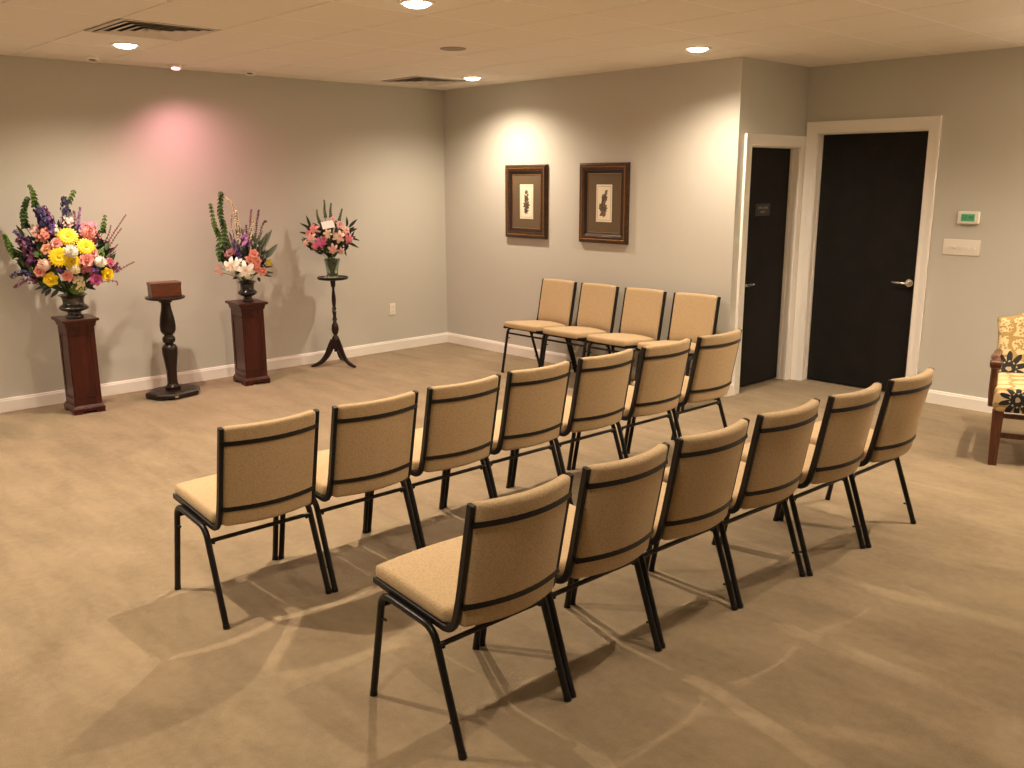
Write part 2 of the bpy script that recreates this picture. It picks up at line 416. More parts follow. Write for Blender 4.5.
# ------------------------------------------------------------------ stacking chair
def make_chair():
    t = thing('stacking_chair', 'tan chair', 'chair')
    Y = lambda u: .235-u            # u counts from the front feet to the back; local front is +y
    # cushions
    bm = rbox(-.202, .202, Y(.366), Y(.004), .406, .456, .022, 4)
    slices(bm, 0, [-.15, -.075, 0, .075, .15]); slices(bm, 1, [-.1, -.03, .04, .11, .17])
    for v in bm.verts:
        u = .235-v.co.y; k = max(0, 1-(v.co.x/.205)**2); kb = max(0, 1-((u-.22)/.21)**2)
        if v.co.z > .44: v.co.z += .014*k*kb
        v.co.z -= .033*max(0, u-.02)/.4
        v.co.y += .012*k if u < .08 else 0
        if u > .3: v.co.y -= .038*k*(u-.3)/.066
    seat = obj('seat', bm, 'fabric', t, smooth=True)
    bm = rbox(-.188, .188, Y(.350), Y(.05), .392, .412, .008, 2)
    for v in bm.verts: v.co.z -= .033*max(0, (.235-v.co.y)-.02)/.4
    obj('seat_pan', bm, 'under', seat)
    lean = lambda z: .424+(z-.45)*.190
    bow = lambda x: .045*(1-(x/.2)**2)
    bm = rbox(-.1875, .1875, -.023, .023, .388, .792, .021, 4)
    slices(bm, 0, [-.17+.034*k for k in range(1, 10)]); slices(bm, 2, [.43, .45, .5, .6, .7, .76])
    for v in bm.verts:
        z = v.co.z; under = max(0, .46-z)
        th = v.co.y if v.co.y < 0 else v.co.y*(1-.75*min(1, under/.06))
        v.co.y = Y(lean(z)+bow(v.co.x)) + th + .006
    back = obj('backrest', bm, 'fabric', t, smooth=True)
    def bar(zc):
        bm = bmesh.new()
        path = [Vector((x, Y(lean(zc)+bow(x))-.016, zc)) for x in [-.195+.390*k/14 for k in range(15)]]
        sweep(bm, path, sect=[(.0085, -.004), (.0085, .004), (-.0085, .004), (-.0085, -.004)], up=Vector((0, .17, 1)))
        return obj('back_rail', bm, 'black', t, smooth=True)
    bar(.728); bar(.462)
    for s in (-1, 1):
        bm = bmesh.new()
        pts = fillet([(s*.200, Y(.008), .406), (s*.199, Y(.405), .370), (s*.1965, Y(.432), .48), (s*.196, Y(.490), .788)], .055, 6)
        a, b = .0085, .0120
        sweep(bm, pts, sect=[(a-.003, -b), (a, -b+.003), (a, b-.003), (a-.003, b), (-a+.003, b), (-a, b-.003), (-a, -b+.003), (-a+.003, -b)], up=Vector((1, 0, 0)))
        obj('side_frame', bm, 'black', t, smooth=True)
        # front leg with the run beside the rail, and rear leg
        bm = bmesh.new(); X = .2222
        pf = fillet([(s*X, Y(.006), .006), (s*(X-.003), Y(.074), .387), (s*(X-.003), Y(.20), .377)], .042, 6)
        sweep(bm, pf, .0120, 12)
        sweep(bm, [(s*X, Y(.005), 0), (s*X, Y(.008), .016)], .0132, 12)
        sweep(bm, [(s*(X-.002), Y(.060), .300), (s*(X-.002), Y(.092), .300)], .0045, 6)
        sweep(bm, [(s*.19, Y(.12), .378), (s*X, Y(.12), .378)], .008, 8)
        obj('leg', bm, 'black', t, smooth=True)
        bm = bmesh.new()
        pr = fillet([(s*(X-.003), Y(.20), .377), (s*(X-.003), Y(.335), .366), (s*X, Y(.466), .006)], .045, 6)
        sweep(bm, pr, .0120, 12)
        sweep(bm, [(s*X, Y(.4635), .016), (s*X, Y(.467), 0)], .0132, 12)
        sweep(bm, [(s*X, Y(.44), .095), (s*X, Y(.410), .090)], .0045, 6)
        sweep(bm, [(s*.19, Y(.30), .368), (s*X, Y(.30), .368)], .008, 8)
        obj('leg', bm, 'black', t, smooth=True)
    bm = bmesh.new(); sweep(bm, [(-.218, Y(.356), .318), (.218, Y(.356), .318)], .0085, 10, up=Vector((0, 0, 1)))
    for s in (-1, 1): blob(bm, (s*.200, Y(.356), .308), .008, 1)
    obj('stretcher', bm, 'black', t, smooth=True)
    bm = bmesh.new(); sweep(bm, [(-.216, Y(.070), .345), (.216, Y(.070), .345)], .0085, 10, up=Vector((0, 0, 1)))
    obj('stretcher', bm, 'black', t, smooth=True)
    return t
def dup(root):
    r = root.copy(); C.objects.link(r)
    for ch in list(root.children):
        c = ch.copy(); C.objects.link(c); c.parent = r
        for g in list(ch.children):
            d = g.copy(); C.objects.link(d); d.parent = c
    return r
ORD = ['leftmost', 'second', 'third', 'fourth', 'fifth', 'sixth', 'rightmost']
def chairs():
    proto = make_chair(); first = True
    # (x of back top, y of left top, y of right top, x right) from the surveyed back tops
    def row(cs):
        return [(x-.205*math.sin(r), y-.004-.205*math.cos(r), x+.205*math.sin(r), y-.004+.205*math.cos(r)) for x, y, r in cs]
    row1 = row([(5.478, -4.187, .010), (5.480, -3.715, .020), (5.488, -3.244, .035), (5.512, -2.769, .045), (5.549, -2.294, .042), (5.580, -1.821, .032)])
    row2 = row([(4.258, -4.326, .022), (4.273, -3.854, .022), (4.276, -3.382, .018), (4.275, -2.910, .022), (4.287, -2.438, .024), (4.308, -1.965, .025), (4.328, -1.492, .022)])
    row3 = [(1.550, -.150, 1.955, -.150), (2.023, -.152, 2.428, -.152), (2.505, -.150, 2.910, -.145), (2.988, -.140, 3.395, -.118)]
    def put(c0, label, group):
        nonlocal first
        x0, y0, x1, y1 = c0
        o = proto if first else dup(proto)
        first = False
        o['label'] = label; o['group'] = group
        m = Vector(((x0+x1)/2, (y0+y1)/2, 0))
        w = Vector((x1-x0, y1-y0, 0)).normalized()      # from viewer's left top to right top
        return o, m, w
    n = len(row1)
    for i, c in enumerate(row1):
        lab = 'tan chair at the left end of the nearest row of six, its seat in view' if i == 0 else \
              ('tan chair at the right end of the nearest row, closest to the patterned armchair' if i == n-1 else
               'tan black-framed chair, %s from the left in the nearest row of six' % ORD[i])
        o, m, w = put(c, lab, 'tan chairs of the nearest row')
        f = Vector((-w.y, w.x, 0))                       # facing the left wall
        o.location = m+f*(.488-.235); o.rotation_euler = (0, 0, math.atan2(f.y, f.x)-PI/2)
    n = len(row2)
    for i, c in enumerate(row2):
        lab = 'tan chair at the left end of the middle row of seven, seen from behind' if i == 0 else \
              ('tan chair at the right end of the middle row, beside the narrow black door' if i == n-1 else
               'tan black-framed chair, %s from the left in the middle row of seven' % ORD[i])
        o, m, w = put(c, lab, 'tan chairs of the middle row')
        f = Vector((-w.y, w.x, 0))
        o.location = m+f*(.488-.235); o.rotation_euler = (0, 0, math.atan2(f.y, f.x)-PI/2)
    for i, c in enumerate(row3):
        lab = ['tan chair against the back wall nearest the room corner, facing sideways into the room',
               'tan chair against the back wall, second from the corner, below the gap between the pictures',
               'tan chair against the back wall, third from the corner, right of the second picture',
               'tan chair against the back wall nearest the doors, its seat hidden by the middle row'][i]
        o, m, w = put(c, lab, 'tan chairs along the back wall')
        f = Vector((w.y, -w.x, 0))                       # facing away from the back wall
        o.location = m+f*(.488-.235); o.rotation_euler = (0, 0, math.atan2(f.y, f.x)-PI/2)

# ------------------------------------------------------------------ pedestals and stands
def pedestal(cx, cy, rz, hz, sx, sy, label):
    t = thing('pedestal', label, 'pedestal', (cx, cy, 0), rz, 'mahogany pedestals')
    bm = bmesh.new()
    a, b = sx/2, sy/2
    def sq(z, e): return [(-a-e, -b-e, z), (a+e, -b-e, z), (a+e, b+e, z), (-a-e, b+e, z)]
    rings(bm, [sq(.055, -.016), sq(hz-.045, -.018)])
    shaft = obj('shaft', bm, 'mahog', t)
    # raised panel mouldings on the four sides
    bm = bmesh.new()
    for ax, half, off in ((0, a, b), (1, b, a)):
        for s in (-1, 1):
            o = (off-.0185)*s
            w0, w1, z0, z1 = -half+.0125, half-.0125, .06, hz-.05
            for (u0, u1, q0, q1) in ((w0, w1, z0, z0+.05), (w0, w1, z1-.06, z1), (w0, w0+.032, z0+.05, z1-.06), (w1-.032, w1, z0+.05, z1-.06), (w0+.038, w1-.038, z0+.056, z0+.060), (w0+.038, w1-.038, z1-.070, z1-.066)):
                lo, hi = min(o, o+.006*s), max(o, o+.006*s)
                if ax == 0: box(bm, u0, u1, lo, hi, q0, q1)
                else: box(bm, lo, hi, u0, u1, q0, q1)
    obj('panel_moulding', bm, 'mahog', t)
    bm = bmesh.new()
    rings(bm, [sq(.018, .002), sq(.040, .004), sq(.048, -.002), sq(.062, -.008)])
    for sxx in (-1, 1):
        for syy in (-1, 1):
            x, y = sxx*(a-.028), syy*(b-.028)
            box(bm, x-.03, x+.03, y-.03, y+.03, 0, .019)
    obj('base', bm, 'mahog', t)
    bm = bmesh.new()
    rings(bm, [sq(hz-.060, -.009), sq(hz-.052, -.004), sq(hz-.038, -.003), sq(hz-.030, .002), sq(hz-.020, .004), sq(hz-.020, .017), sq(hz-.004, .019), sq(hz, .014)])
    obj('top', bm, 'mahog', t)
    return t
def turned_stand(cx, cy):
    t = thing('turned_stand', 'dark turned wooden stand with round top holding the small brown box', 'stand', (cx, cy, 0), math.radians(14))
    bm = bmesh.new()
    def octo(a, b, c, z): return [(x, y, z) for x, y in ((-a+c, -b), (a-c, -b), (a, -b+c), (a, b-c), (a-c, b), (-a+c, b), (-a, b-c), (-a, -b+c))]
    rings(bm, [octo(.160, .198, .09, .012), octo(.163, .202, .091, .038), octo(.156, .194, .088, .048), octo(.135, .170, .08, .054)])
    for x, y in ((-.1, -.1), (.1, -.1), (.1, .1), (-.1, .1)): lathe(bm, [(.02, 0), (.02, .013)], 12, (x, y, 0))
    obj('base', bm, 'dark', t)
    bm = bmesh.new()
    prof = [(.058, .050), (.060, .075), (.046, .085), (.040, .10), (.038, .14), (.040, .20), (.050, .28), (.058, .34), (.058, .385), (.046, .405), (.032, .412),
            (.034, .42), (.046, .432), (.049, .450), (.046, .466), (.034, .478), (.032, .486), (.046, .495), (.058, .52), (.060, .56), (.053, .62), (.040, .68), (.035, .72), (.036, .735), (.050, .742), (.052, .762)]
    lathe(bm, prof, 32)
    obj('column', bm, 'dark', t, smooth=True)
    bm = bmesh.new(); lathe(bm, [(.070, .758), (.120, .762), (.142, .768), (.148, .776), (.146, .784), (.138, .788)], 48)
    obj('tabletop', bm, 'dark', t, smooth=True)
    bm = rbox(.1615, .1655, -.108, -.076, .018, .034, .0015, 1); obj('plate', bm, 'brass', t)
    # the box on top
    R = math.radians(-10)
    w = thing('wooden_box', 'small reddish brown lidded wooden box on the round top of the turned stand', 'box', (cx, cy, .788), R)
    bm = rbox(-.070, .070, -.110, .110, 0, .084, .003, 2); obj('body', bm, 'box', w)
    bm = rbox(-.073, .073, -.113, .113, .0845, .109, .004, 2); obj('lid', bm, 'box', w)
def tripod_table(cx, cy, angs, hz):
    t = thing('tripod_table', 'slender dark plant table with round top and three curved feet', 'table', (cx, cy, 0))
    bm = bmesh.new()
    lathe(bm, [(.012, .128), (.02, .134), (.016, .15), (.030, .16), (.034, .20), (.032, .26), (.020, .275), (.016, .285), (.026, .30), (.033, .33), (.030, .37), (.018, .395), (.014, .41), (.024, .42), (.020, .43),
               (.014, .45), (.018, .49), (.024, .50), (.016, .51), (.022, .525), (.013, .54), (.017, .56), (.020, .60), (.018, .64), (.011, .69), (.012, .715), (.020, .722), (.020, .732), (.022, .745), (.024, .78)], 24)
    obj('column', bm, 'dark', t, smooth=True)
    bm = bmesh.new(); lathe(bm, [(.06, hz-.025), (.110, hz-.022), (.134, hz-.016), (.138, hz-.006), (.137, hz+.004), (.131, hz+.004), (.127, hz-.003), (.02, hz-.004)], 48)
    obj('tabletop', bm, 'dark', t, smooth=True)
    for a in angs:
        d = Vector((math.cos(a), math.sin(a), 0)); u = Vector((0, 0, 1))
        P = smooth_path([d*.012+u*.23, d*.045+u*.175, d*.085+u*.098, d*.135+u*.045, d*.195+u*.018, d*.232+u*.012], 4)
        n = len(P); bm = bmesh.new(); side = d.cross(u); R = []
        for i, p in enumerate(P):
            k = i/(n-1); hgt = .030*(1-k)+.010; wd = .011*(1-k)+.009
            tt = (P[min(i+1, n-1)]-P[max(i-1, 0)]).normalized(); oo = side.cross(tt)
            R.append([p+side*wd*math.cos(q)+oo*hgt*math.sin(q)*(1 if math.sin(q) > 0 else .9) for q in [2*PI*j/10 for j in range(10)]])
        rings(bm, R)
        for v in bm.verts: v.co.z = max(v.co.z, 0)
        obj('leg', bm, 'dark', t, smooth=True)
    return t

# ------------------------------------------------------------------ flowers
F_ = Vector((math.sin(YAW)*math.cos(PITCH), math.cos(YAW)*math.cos(PITCH), math.sin(PITCH)))
R_ = Vector((math.cos(YAW), -math.sin(YAW), 0)); U_ = R_.cross(F_)
R_, U_ = math.cos(ROLL)*R_+math.sin(ROLL)*U_, -math.sin(ROLL)*R_+math.cos(ROLL)*U_
class Arr:
    """survey helper: a photographed point of a bouquet as a 3D point, b metres in front of the vertical plane through its axis"""
    def __init__(s, cx, cy, ox, oy, k):
        s.c = Vector((cx, cy, 0)); s.t = (Vector((CAM.x, CAM.y, 0))-s.c).normalized(); s.ox, s.oy, s.k = ox, oy, k
        s.r = Vector((-s.t.y, s.t.x, 0))
    def at(s, a, b_, dep=0.0):
        px, py = s.ox+a/s.k, s.oy+b_/s.k
        d = F_+R_*((px-512)/FPX)-U_*((py-384)/FPX)
        p0 = s.c+s.t*dep
        tt = (p0-CAM).dot(s.t)/d.dot(s.t)
        return CAM+d*tt-s.c                 # relative to the bouquet's own origin (z absolute)
def frame_from(n, roll=0.0):
    q = Vector((0, 0, 1)).rotation_difference(n.normalized())
    return (q @ Quaternion((0, 0, 1), roll)).to_matrix()
def petal(bm, c, M, ang, l, w, lift, curl, mi=0, nu=4, base=.02, cup=0.0, notch=0.0):
    """one petal leaving the bloom's centre at angle ang"""
    ca, sa = math.cos(ang), math.sin(ang)
    rows = []
    for i in range(nu+1):
        t = i/nu
        wid = w*math.sin(PI*min(1, (t*.86+.08)))**.8
        r = base*l+l*t*math.cos(lift+curl*t); z = l*t*math.sin(lift+curl*t)
        row = []
        for j in (-1, 0, 1):
            x = r; y = j*wid*.5; zz = z+abs(j)*cup*wid
            v = Vector((x*ca-y*sa, x*sa+y*ca, zz))
            row.append(bm.verts.new(c+M @ v))
        rows.append(row)
    for i in range(nu):
        for j in range(2):
            f = bm.faces.new((rows[i][j], rows[i][j+1], rows[i+1][j+1], rows[i+1][j])); f.material_index = mi
def b_rose(bm, c, n, r, mi=0):
    M = frame_from(n, random.random()*6)
    blob(bm, c, r*.42, 1, mi=mi)
    for k, (num, l, lift, w) in enumerate(((3, .62, 1.35, .7), (4, .78, 1.15, .8), (5, .95, .85, .95), (6, 1.05, .45, 1.0))):
        for j in range(num): petal(bm, Vector(c)-M @ Vector((0, 0, r*.30)), M, 2*PI*(j+.37*k)/num+random.uniform(-.1, .1), r*l, r*w, lift, -.35 if k > 1 else .25, mi, 4, .12, .12)
def b_gerbera(bm, c, n, r, mi=0):
    M = frame_from(n, random.random())
    for ring, (num, l, lift) in enumerate(((20, 1, .10), (18, .82, .30), (14, .5, .5))):
        for j in range(num): petal(bm, Vector(c), M, 2*PI*(j+.5*ring)/num, r*l, r*.36, lift, -.25, mi, 4, .12, .05)
def b_mum(bm, c, n, r, mi=0, num=60):
    M = frame_from(n, 0); ga = PI*(3-5**.5)
    blob(bm, Vector(c)-M @ Vector((0, 0, r*.2)), r*.80, 2, mi=mi)
    for i in range(num):
        t = i/num; el = 1.45-1.65*t
        petal(bm, Vector(c)-M @ Vector((0, 0, r*.25)), M, i*ga, r*(.85+.2*random.random()), r*.34, el, .45, mi, 3, .05, .15)
def b_lily(bm, c, n, r, mi=0):
    M = frame_from(n, random.random())
    for k in range(2):
        for j in range(3): petal(bm, Vector(c), M, 2*PI*(j+.5*k)/3+random.uniform(-.1, .1), r*1.08, r*(.60 if k else .48), .75, -1.15, mi, 6, .03, .10)
def b_iris(bm, c, n, r, mi=0):
    M = frame_from(n, random.random())
    for j in range(3): petal(bm, Vector(c), M, 2*PI*j/3, r, r*.65, .35, -1.3, mi, 5, .03, -.1)
    for j in range(3): petal(bm, Vector(c), M, 2*PI*(j+.5)/3, r*.85, r*.5, 1.25, .3, mi, 5, .03, .2)
def b_floret(bm, c, n, r, mi=0, num=5):
    M = frame_from(n, random.random()*6)
    for j in range(num): petal(bm, Vector(c), M, 2*PI*j/num, r, r*.95, .35, -.2, mi, 2, .05, .1)
def b_bell(bm, c, n, r, mi=0):
    M = frame_from(n, 0); K = 8
    R = []
    for rr, z in ((.12, -.5), (.45, -.2), (.80, .15), (1.1, .30)):
        R.append([Vector(c)+M @ Vector((r*rr*math.cos(2*PI*k/K), r*rr*math.sin(2*PI*k/K), r*z)) for k in range(K)])
    rings(bm, R, cap=False, mi=mi); blob(bm, Vector(c)+M @ Vector((0, 0, -.1*r)), r*.35, 1, mi=mi)
def b_leaf(bm, p, d, l, w, mi=0, bend=.3, nrm=None):
    d = Vector(d).normalized(); nrm = Vector(nrm) if nrm else Vector((0, 0, 1))
    s = d.cross(nrm)
    if s.length < .1: s = d.cross(Vector((1, 0, 0)))
    s.normalize(); o = s.cross(d); rows = []
    for i in range(7):
        t = i/6; wd = w*.5*math.sin(PI*(t**.8)*.96+.06)
        q = Vector(p)+d*l*t-o*bend*l*t*t
        rows.append([bm.verts.new(q+s*wd*j+o*abs(j)*wd*.35) for j in (-1, 0, 1)])
    for i in range(6):
        for j in range(2):
            f = bm.faces.new((rows[i][j], rows[i][j+1], rows[i+1][j+1], rows[i+1][j])); f.material_index = mi

def bouquet(label, group, cx, cy, ox, oy, k, hz):
    A = Arr(cx, cy, ox, oy, k)
    t = thing('flower_arrangement', label, 'flowers', (cx, cy, hz), 0, group)
    return A, t
def rel(p, hz): return Vector((p.x, p.y, p.z-hz))

class BQ:
    def __init__(s, label, cx, cy, ox, oy, k, hz, mouth):
        s.hz = hz; s.A, s.t = bouquet(label, 'flower arrangements along the left wall', cx, cy, ox, oy, k, hz)
        s.mouth = Vector((0, 0, mouth)); s.stems = bmesh.new(); s.k = k
        s.center = Vector((0, 0, mouth+.22))
    def P(s, a, b, dep): return rel(s.A.at(a, b, dep), s.hz)
    def m(s, px): return px/s.k/142.0       # zoomed px to metres at the bouquet
    def stem(s, p, r=.0025):
        a = s.mouth+Vector((random.uniform(-.02, .02), random.uniform(-.02, .02), -.03))
        mid = (a+p)/2+Vector((0, 0, .03))
        sweep(s.stems, smooth_path([a, mid, p], 3), r, 5)
    def bloom(s, kind, a, b, r, m, dep=.10, name=None, core=None):
        p = s.P(a, b, dep); rr = s.m(r)
        n = (p-s.center); n = n.normalized()*.55+s.A.t*.8+Vector((0, 0, .15))
        bm = bmesh.new()
        f = {'rose': b_rose, 'gerbera': b_gerbera, 'mum': b_mum, 'lily': b_lily, 'iris': b_iris}[kind]
        f(bm, Vector((0, 0, 0)), n, rr)
        o = obj(name or kind, bm, m, s.t, smooth='all', loc=p)
        if kind == 'gerbera':
            bm = bmesh.new(); blob(bm, n.normalized()*rr*.08, rr*.22, 2, sc=(1, 1, .4), rot=Vector((0, 0, 1)).rotation_difference(n.normalized())); obj('flower_centre', bm, 'ycore', o, smooth='all')
        if kind == 'lily':
            bm = bmesh.new(); M = frame_from(n)
            for q in range(6):
                e = M @ Vector((math.cos(q)*rr*.25, math.sin(q)*rr*.25, rr*.65)); sweep(bm, [Vector((0, 0, 0)), e], rr*.02, 4); blob(bm, e, rr*.07, 1)
            obj('stamens', bm, 'peach', o)
        s.stem(p-n*rr*.4)
        return o
    def spike(s, name, pts, w0, w1, m, dep=0.0, kind='floret', step=.018, stem='leaf', dep2=None, curve=True):
        """a flowering spike running through zoomed points base -> tip; w0, w1 half-widths in zoomed px"""
        n_ = len(pts); D = [dep if dep2 is None else dep+(dep2-dep)*i/(n_-1) for i in range(n_)]
        path = smooth_path([s.P(a, b, d) for (a, b), d in zip(pts, D)], 6)
        bm = bmesh.new(); sweep(bm, path, .0028, 5, mi=1)
        tot = sum((path[i+1]-path[i]).length for i in range(len(path)-1))
        num = max(3, int(tot/step)); ga = 2.4
        for i in range(num):
            t = (i+.5)/num; q = t*(len(path)-1); i0 = int(q); p = path[i0].lerp(path[min(i0+1, len(path)-1)], q-i0)
            tg = (path[min(i0+1, len(path)-1)]-path[i0]).normalized()
            r = s.m(w0*(1-t)+w1*t)
            for rep in range(3):
                side = tg.orthogonal().normalized(); side = Quaternion(tg, i*ga+rep*2.09) @ side
                if kind == 'floret':
                    for sz, of in ((.40, .80), (.42, .40)):
                        jv = Vector((random.uniform(-1, 1), random.uniform(-1, 1), random.uniform(-1, 1)))
                        b_floret(bm, p+side*r*of+jv*r*.22, side+tg*.3+jv*.5, max(.006, r*sz), 0, 4)
                elif kind == 'bell': b_bell(bm, p+side*r*.50, side+tg*.55, r*.68, 0)
                elif kind == 'bud': blob(bm, p+side*r*.6, r*.42, 1, (1, 1, 1.5))
        o = obj(name, bm, [m, stem], s.t, smooth='all')
        s.stem(path[0])
        return o
    def leaf(s, bm, a, b, a2, b2, w, dep=0.0, mi=0):
        p = s.P(a, b, dep); q = s.P(a2, b2, dep+.02)
        b_leaf(bm, p, q-p, (q-p).length, s.m(w), mi, .12, nrm=s.A.t+Vector((0, 0, .4)))
    def mound(s, bm, a, b, ra, rb, n, l, w, dep=.02, depr=.1, mi=0):
        """filler leaves spread through the heart of the bouquet"""
        for i in range(n):
            th = random.random()*6.28; k = math.sqrt(random.random())
            p = s.P(a+ra*k*math.cos(th), b+rb*k*math.sin(th), dep+random.uniform(-depr, depr)*(1-k*.5))
            d = (p-s.mouth).normalized()+Vector((random.uniform(-.6, .6), random.uniform(-.6, .6), random.uniform(-.4, .5)))
            b_leaf(bm, p-d*l*.5, d, l*random.uniform(.7, 1.2), w, mi, random.uniform(-.2, .5), nrm=s.A.t+Vector((random.uniform(-1, 1), random.uniform(-1, 1), random.uniform(-.5, 1))))
    def cluster(s, name, a, b, ra, rb, n, r, m, dep=.06):
        """small florets gathered in one soft head"""
        bm = bmesh.new()
        for i in range(n):
            th = random.random()*6.28; k = math.sqrt(random.random())
            p = s.P(a+ra*k*math.cos(th), b+rb*k*math.sin(th), dep+.05*(1-k*k)+random.uniform(-.01, .01))
            b_floret(bm, p, (p-s.center).normalized()+s.A.t, s.m(r)*random.uniform(.8, 1.2), 0)
        s.stem(s.P(a, b, dep))
        return obj(name, bm, m, s.t, smooth='all')

def urn(parent, scale, hgt, m):
    """footed urn, mouth radius ~ .062*scale"""
    bm = bmesh.new(); s = scale; h = hgt
    prof = [(.056, 0), (.060, .03), (.058, .09), (.048, .13), (.042, .20), (.044, .25), (.066, .29), (.092, .35), (.100, .42), (.098, .48), (.088, .53), (.076, .57), (.070, .64), (.072, .80), (.082, .93), (.096, .97), (.096, 1.0), (.086, 1.0), (.066, .9), (.06, .65), (.04, .45)]
    lathe(bm, [(r*s, z*h) for r, z in prof], 36)
    u = obj('urn', bm, m, parent, smooth=True)
    return u

def flowers():
    # ---- big bouquet on the left pedestal
    hz = .695; cx, cy = .365, -3.762
    q = BQ('large multicoloured bouquet with yellow daisies in pewter urn on the leftmost pedestal', cx, cy, 0, 180, 7.314, hz, .155)
    urn(q.t, 1.0, .165, 'urn')
    B = q.bloom
    for a, b, r, d in ((495, 410, 66, .13), (432, 562, 68, .19), (630, 487, 62, .15), (530, 600, 56, .17)): B('gerbera', a, b, r, 'yellow', d, 'yellow_daisy')
    for a, b, r, m, d in ((522, 520, 56, 'white', .20), (735, 597, 52, 'white', .16), (322, 622, 54, 'blush', .16), (550, 655, 44, 'cream', .18)): B('mum', a, b, r, m, d, 'chrysanthemum')
    for a, b, r, m, d in ((368, 728, 48, 'yellow', .16), (790, 690, 44, 'yellow', .14), (412, 460, 38, 'pink', .15), (340, 505, 38, 'peach', .13), (635, 587, 46, 'pink', .19), (680, 530, 36, 'pink', .15),
                          (288, 670, 38, 'coral', .16), (497, 702, 38, 'coral', .18), (706, 728, 42, 'magenta', .16), (808, 605, 32, 'rosepink', .12)): B('rose', a, b, r, m, d)
    B('mum', 648, 388, 70, 'pink', .08, 'carnation'); B('mum', 690, 420, 48, 'rosepink', .06, 'carnation')
    for a, b, r, d in ((572, 345, 40, .07), (435, 655, 44, .17), (705, 665, 44, .17)): B('iris', a, b, r, 'purple', d)
    q.cluster('coral_stock', 310, 400, 60, 60, 34, 15, 'coral', .06); q.cluster('pale_stock', 262, 360, 34, 34, 14, 14, 'palepink', .03)
    q.cluster('pale_stock', 500, 305, 36, 50, 22, 14, 'palepink', .02); q.cluster('pale_stock', 410, 370, 26, 36, 14, 13, 'cream', .04)
    q.cluster('green_hydrangea', 575, 765, 50, 62, 40, 11, 'cream', .15); q.cluster('green_hydrangea', 570, 795, 58, 40, 70, 10, 'bell', .13)
    q.cluster('rose_stock', 640, 660, 40, 40, 22, 14, 'rosepink', .12); q.cluster('plum_filler', 650, 335, 55, 30, 26, 13, 'rosepink', .02)
    q.cluster('plum_filler', 845, 640, 28, 40, 16, 13, 'plum', .08); q.cluster('green_filler', 285, 540, 36, 26, 26, 8, 'bell', .08); q.cluster('green_filler', 735, 530, 30, 30, 22, 8, 'bell', .08)
    S = q.spike
    S('larkspur_spike', [(385, 395), (330, 300), (285, 215)], 66, 30, 'purple', .02, step=.008)
    S('larkspur_spike', [(330, 350), (300, 260), (268, 205)], 42, 30, 'navy', .07, step=.010)
    S('larkspur_spike', [(400, 370), (360, 270), (315, 190)], 34, 18, 'plum', .0, step=.010)
    S('larkspur_spike', [(485, 260), (478, 190), (465, 125)], 40, 24, 'navy', .0, step=.010)
    S('larkspur_spike', [(240, 600), (190, 500), (125, 430)], 50, 22, 'plum', .04, step=.010)
    S('larkspur_spike', [(250, 520), (180, 430), (100, 370)], 40, 16, 'purple', .0, step=.011)
    S('larkspur_spike', [(230, 690), (150, 680), (75, 712)], 34, 16, 'navy', .06, step=.011)
    S('larkspur_spike', [(260, 740), (180, 735), (105, 790)], 30, 16, 'plum', .08, step=.013)
    S('liatris_spike', [(570, 345), (578, 270), (586, 198)], 16, 9, 'lilac', .02, step=.009)
    S('stock_spike', [(460, 360), (455, 310), (452, 270)], 20, 12, 'plum', .03, step=.011)
    S('stock_spike', [(545, 330), (545, 270), (540, 225)], 16, 10, 'mauve', .0, step=.011)
    S('bells_of_ireland', [(262, 195), (245, 110), (212, 38)], 30, 15, 'bell', -.02, 'bell', .020)
    S('bells_of_ireland', [(190, 350), (172, 230), (206, 130)], 32, 20, 'belldark', -.02, 'bell', .020)
    S('bells_of_ireland', [(500, 170), (525, 125), (542, 78)], 26, 18, 'bell', -.04, 'bell', .020)
    S('bells_of_ireland', [(752, 385), (758, 330), (768, 258)], 26, 15, 'bell', -.02, 'bell', .020)
    S('bells_of_ireland', [(120, 560), (66, 480), (32, 402)], 34, 17, 'bell', .0, 'bell', .020)
    for pts in ([(780, 470), (850, 360), (922, 252)], [(770, 450), (800, 380), (812, 330)], [(790, 500), (840, 420), (890, 350)], [(790, 560), (830, 510), (862, 470)], [(860, 665), (930, 625), (984, 598)], [(780, 740), (850, 740), (860, 770)]):
        S('flowering_twig', pts, 12, 7, 'mauve', .0, 'bud', .018, 'twig')
    bm = bmesh.new()
    q.mound(bm, 480, 560, 350, 230, 230, .10, .034, .0, .06)
    for a in ((380, 760, 300, 830, 40), (370, 790, 330, 850, 34), (430, 800, 370, 860, 30), (620, 770, 700, 800, 30), (420, 740, 250, 800, 34), (180, 420, 120, 330, 26), (720, 460, 700, 380, 30)): q.leaf(bm, *a, dep=.08)
    obj('foliage', bm, 'leafdark', q.t, smooth='all')
    bm = bmesh.new(); q.mound(bm, 480, 560, 320, 250, 60, .09, .026, .04, .06); obj('foliage', bm, 'leaf', q.t, smooth='all')
    obj('stems', q.stems, 'leaf', q.t)
    # ---- tall airy bouquet on the middle pedestal
    hz = .683; cx, cy = .352, -2.398
    q = BQ('tall bouquet with white lilies in black urn on the pedestal beside the plant table', cx, cy, 200, 185, 6.4, hz, .15)
    q.m = lambda px: px/6.4/134.0
    urn(q.t, .78, .165, 'blackurn')
    B = q.bloom; S = q.spike
    for a, b, r, d in ((205, 520, 62, .15), (292, 548, 66, .17), (240, 500, 40, .12)): B('lily', a, b, r, 'white', d, 'white_lily')
    for a, b, r in ((345, 440, 30), (318, 478, 28), (367, 487, 28), (362, 530, 30), (402, 553, 28)): B('rose', a, b, r, 'coral', .14)
    B('rose', 185, 438, 24, 'palepink', .06)
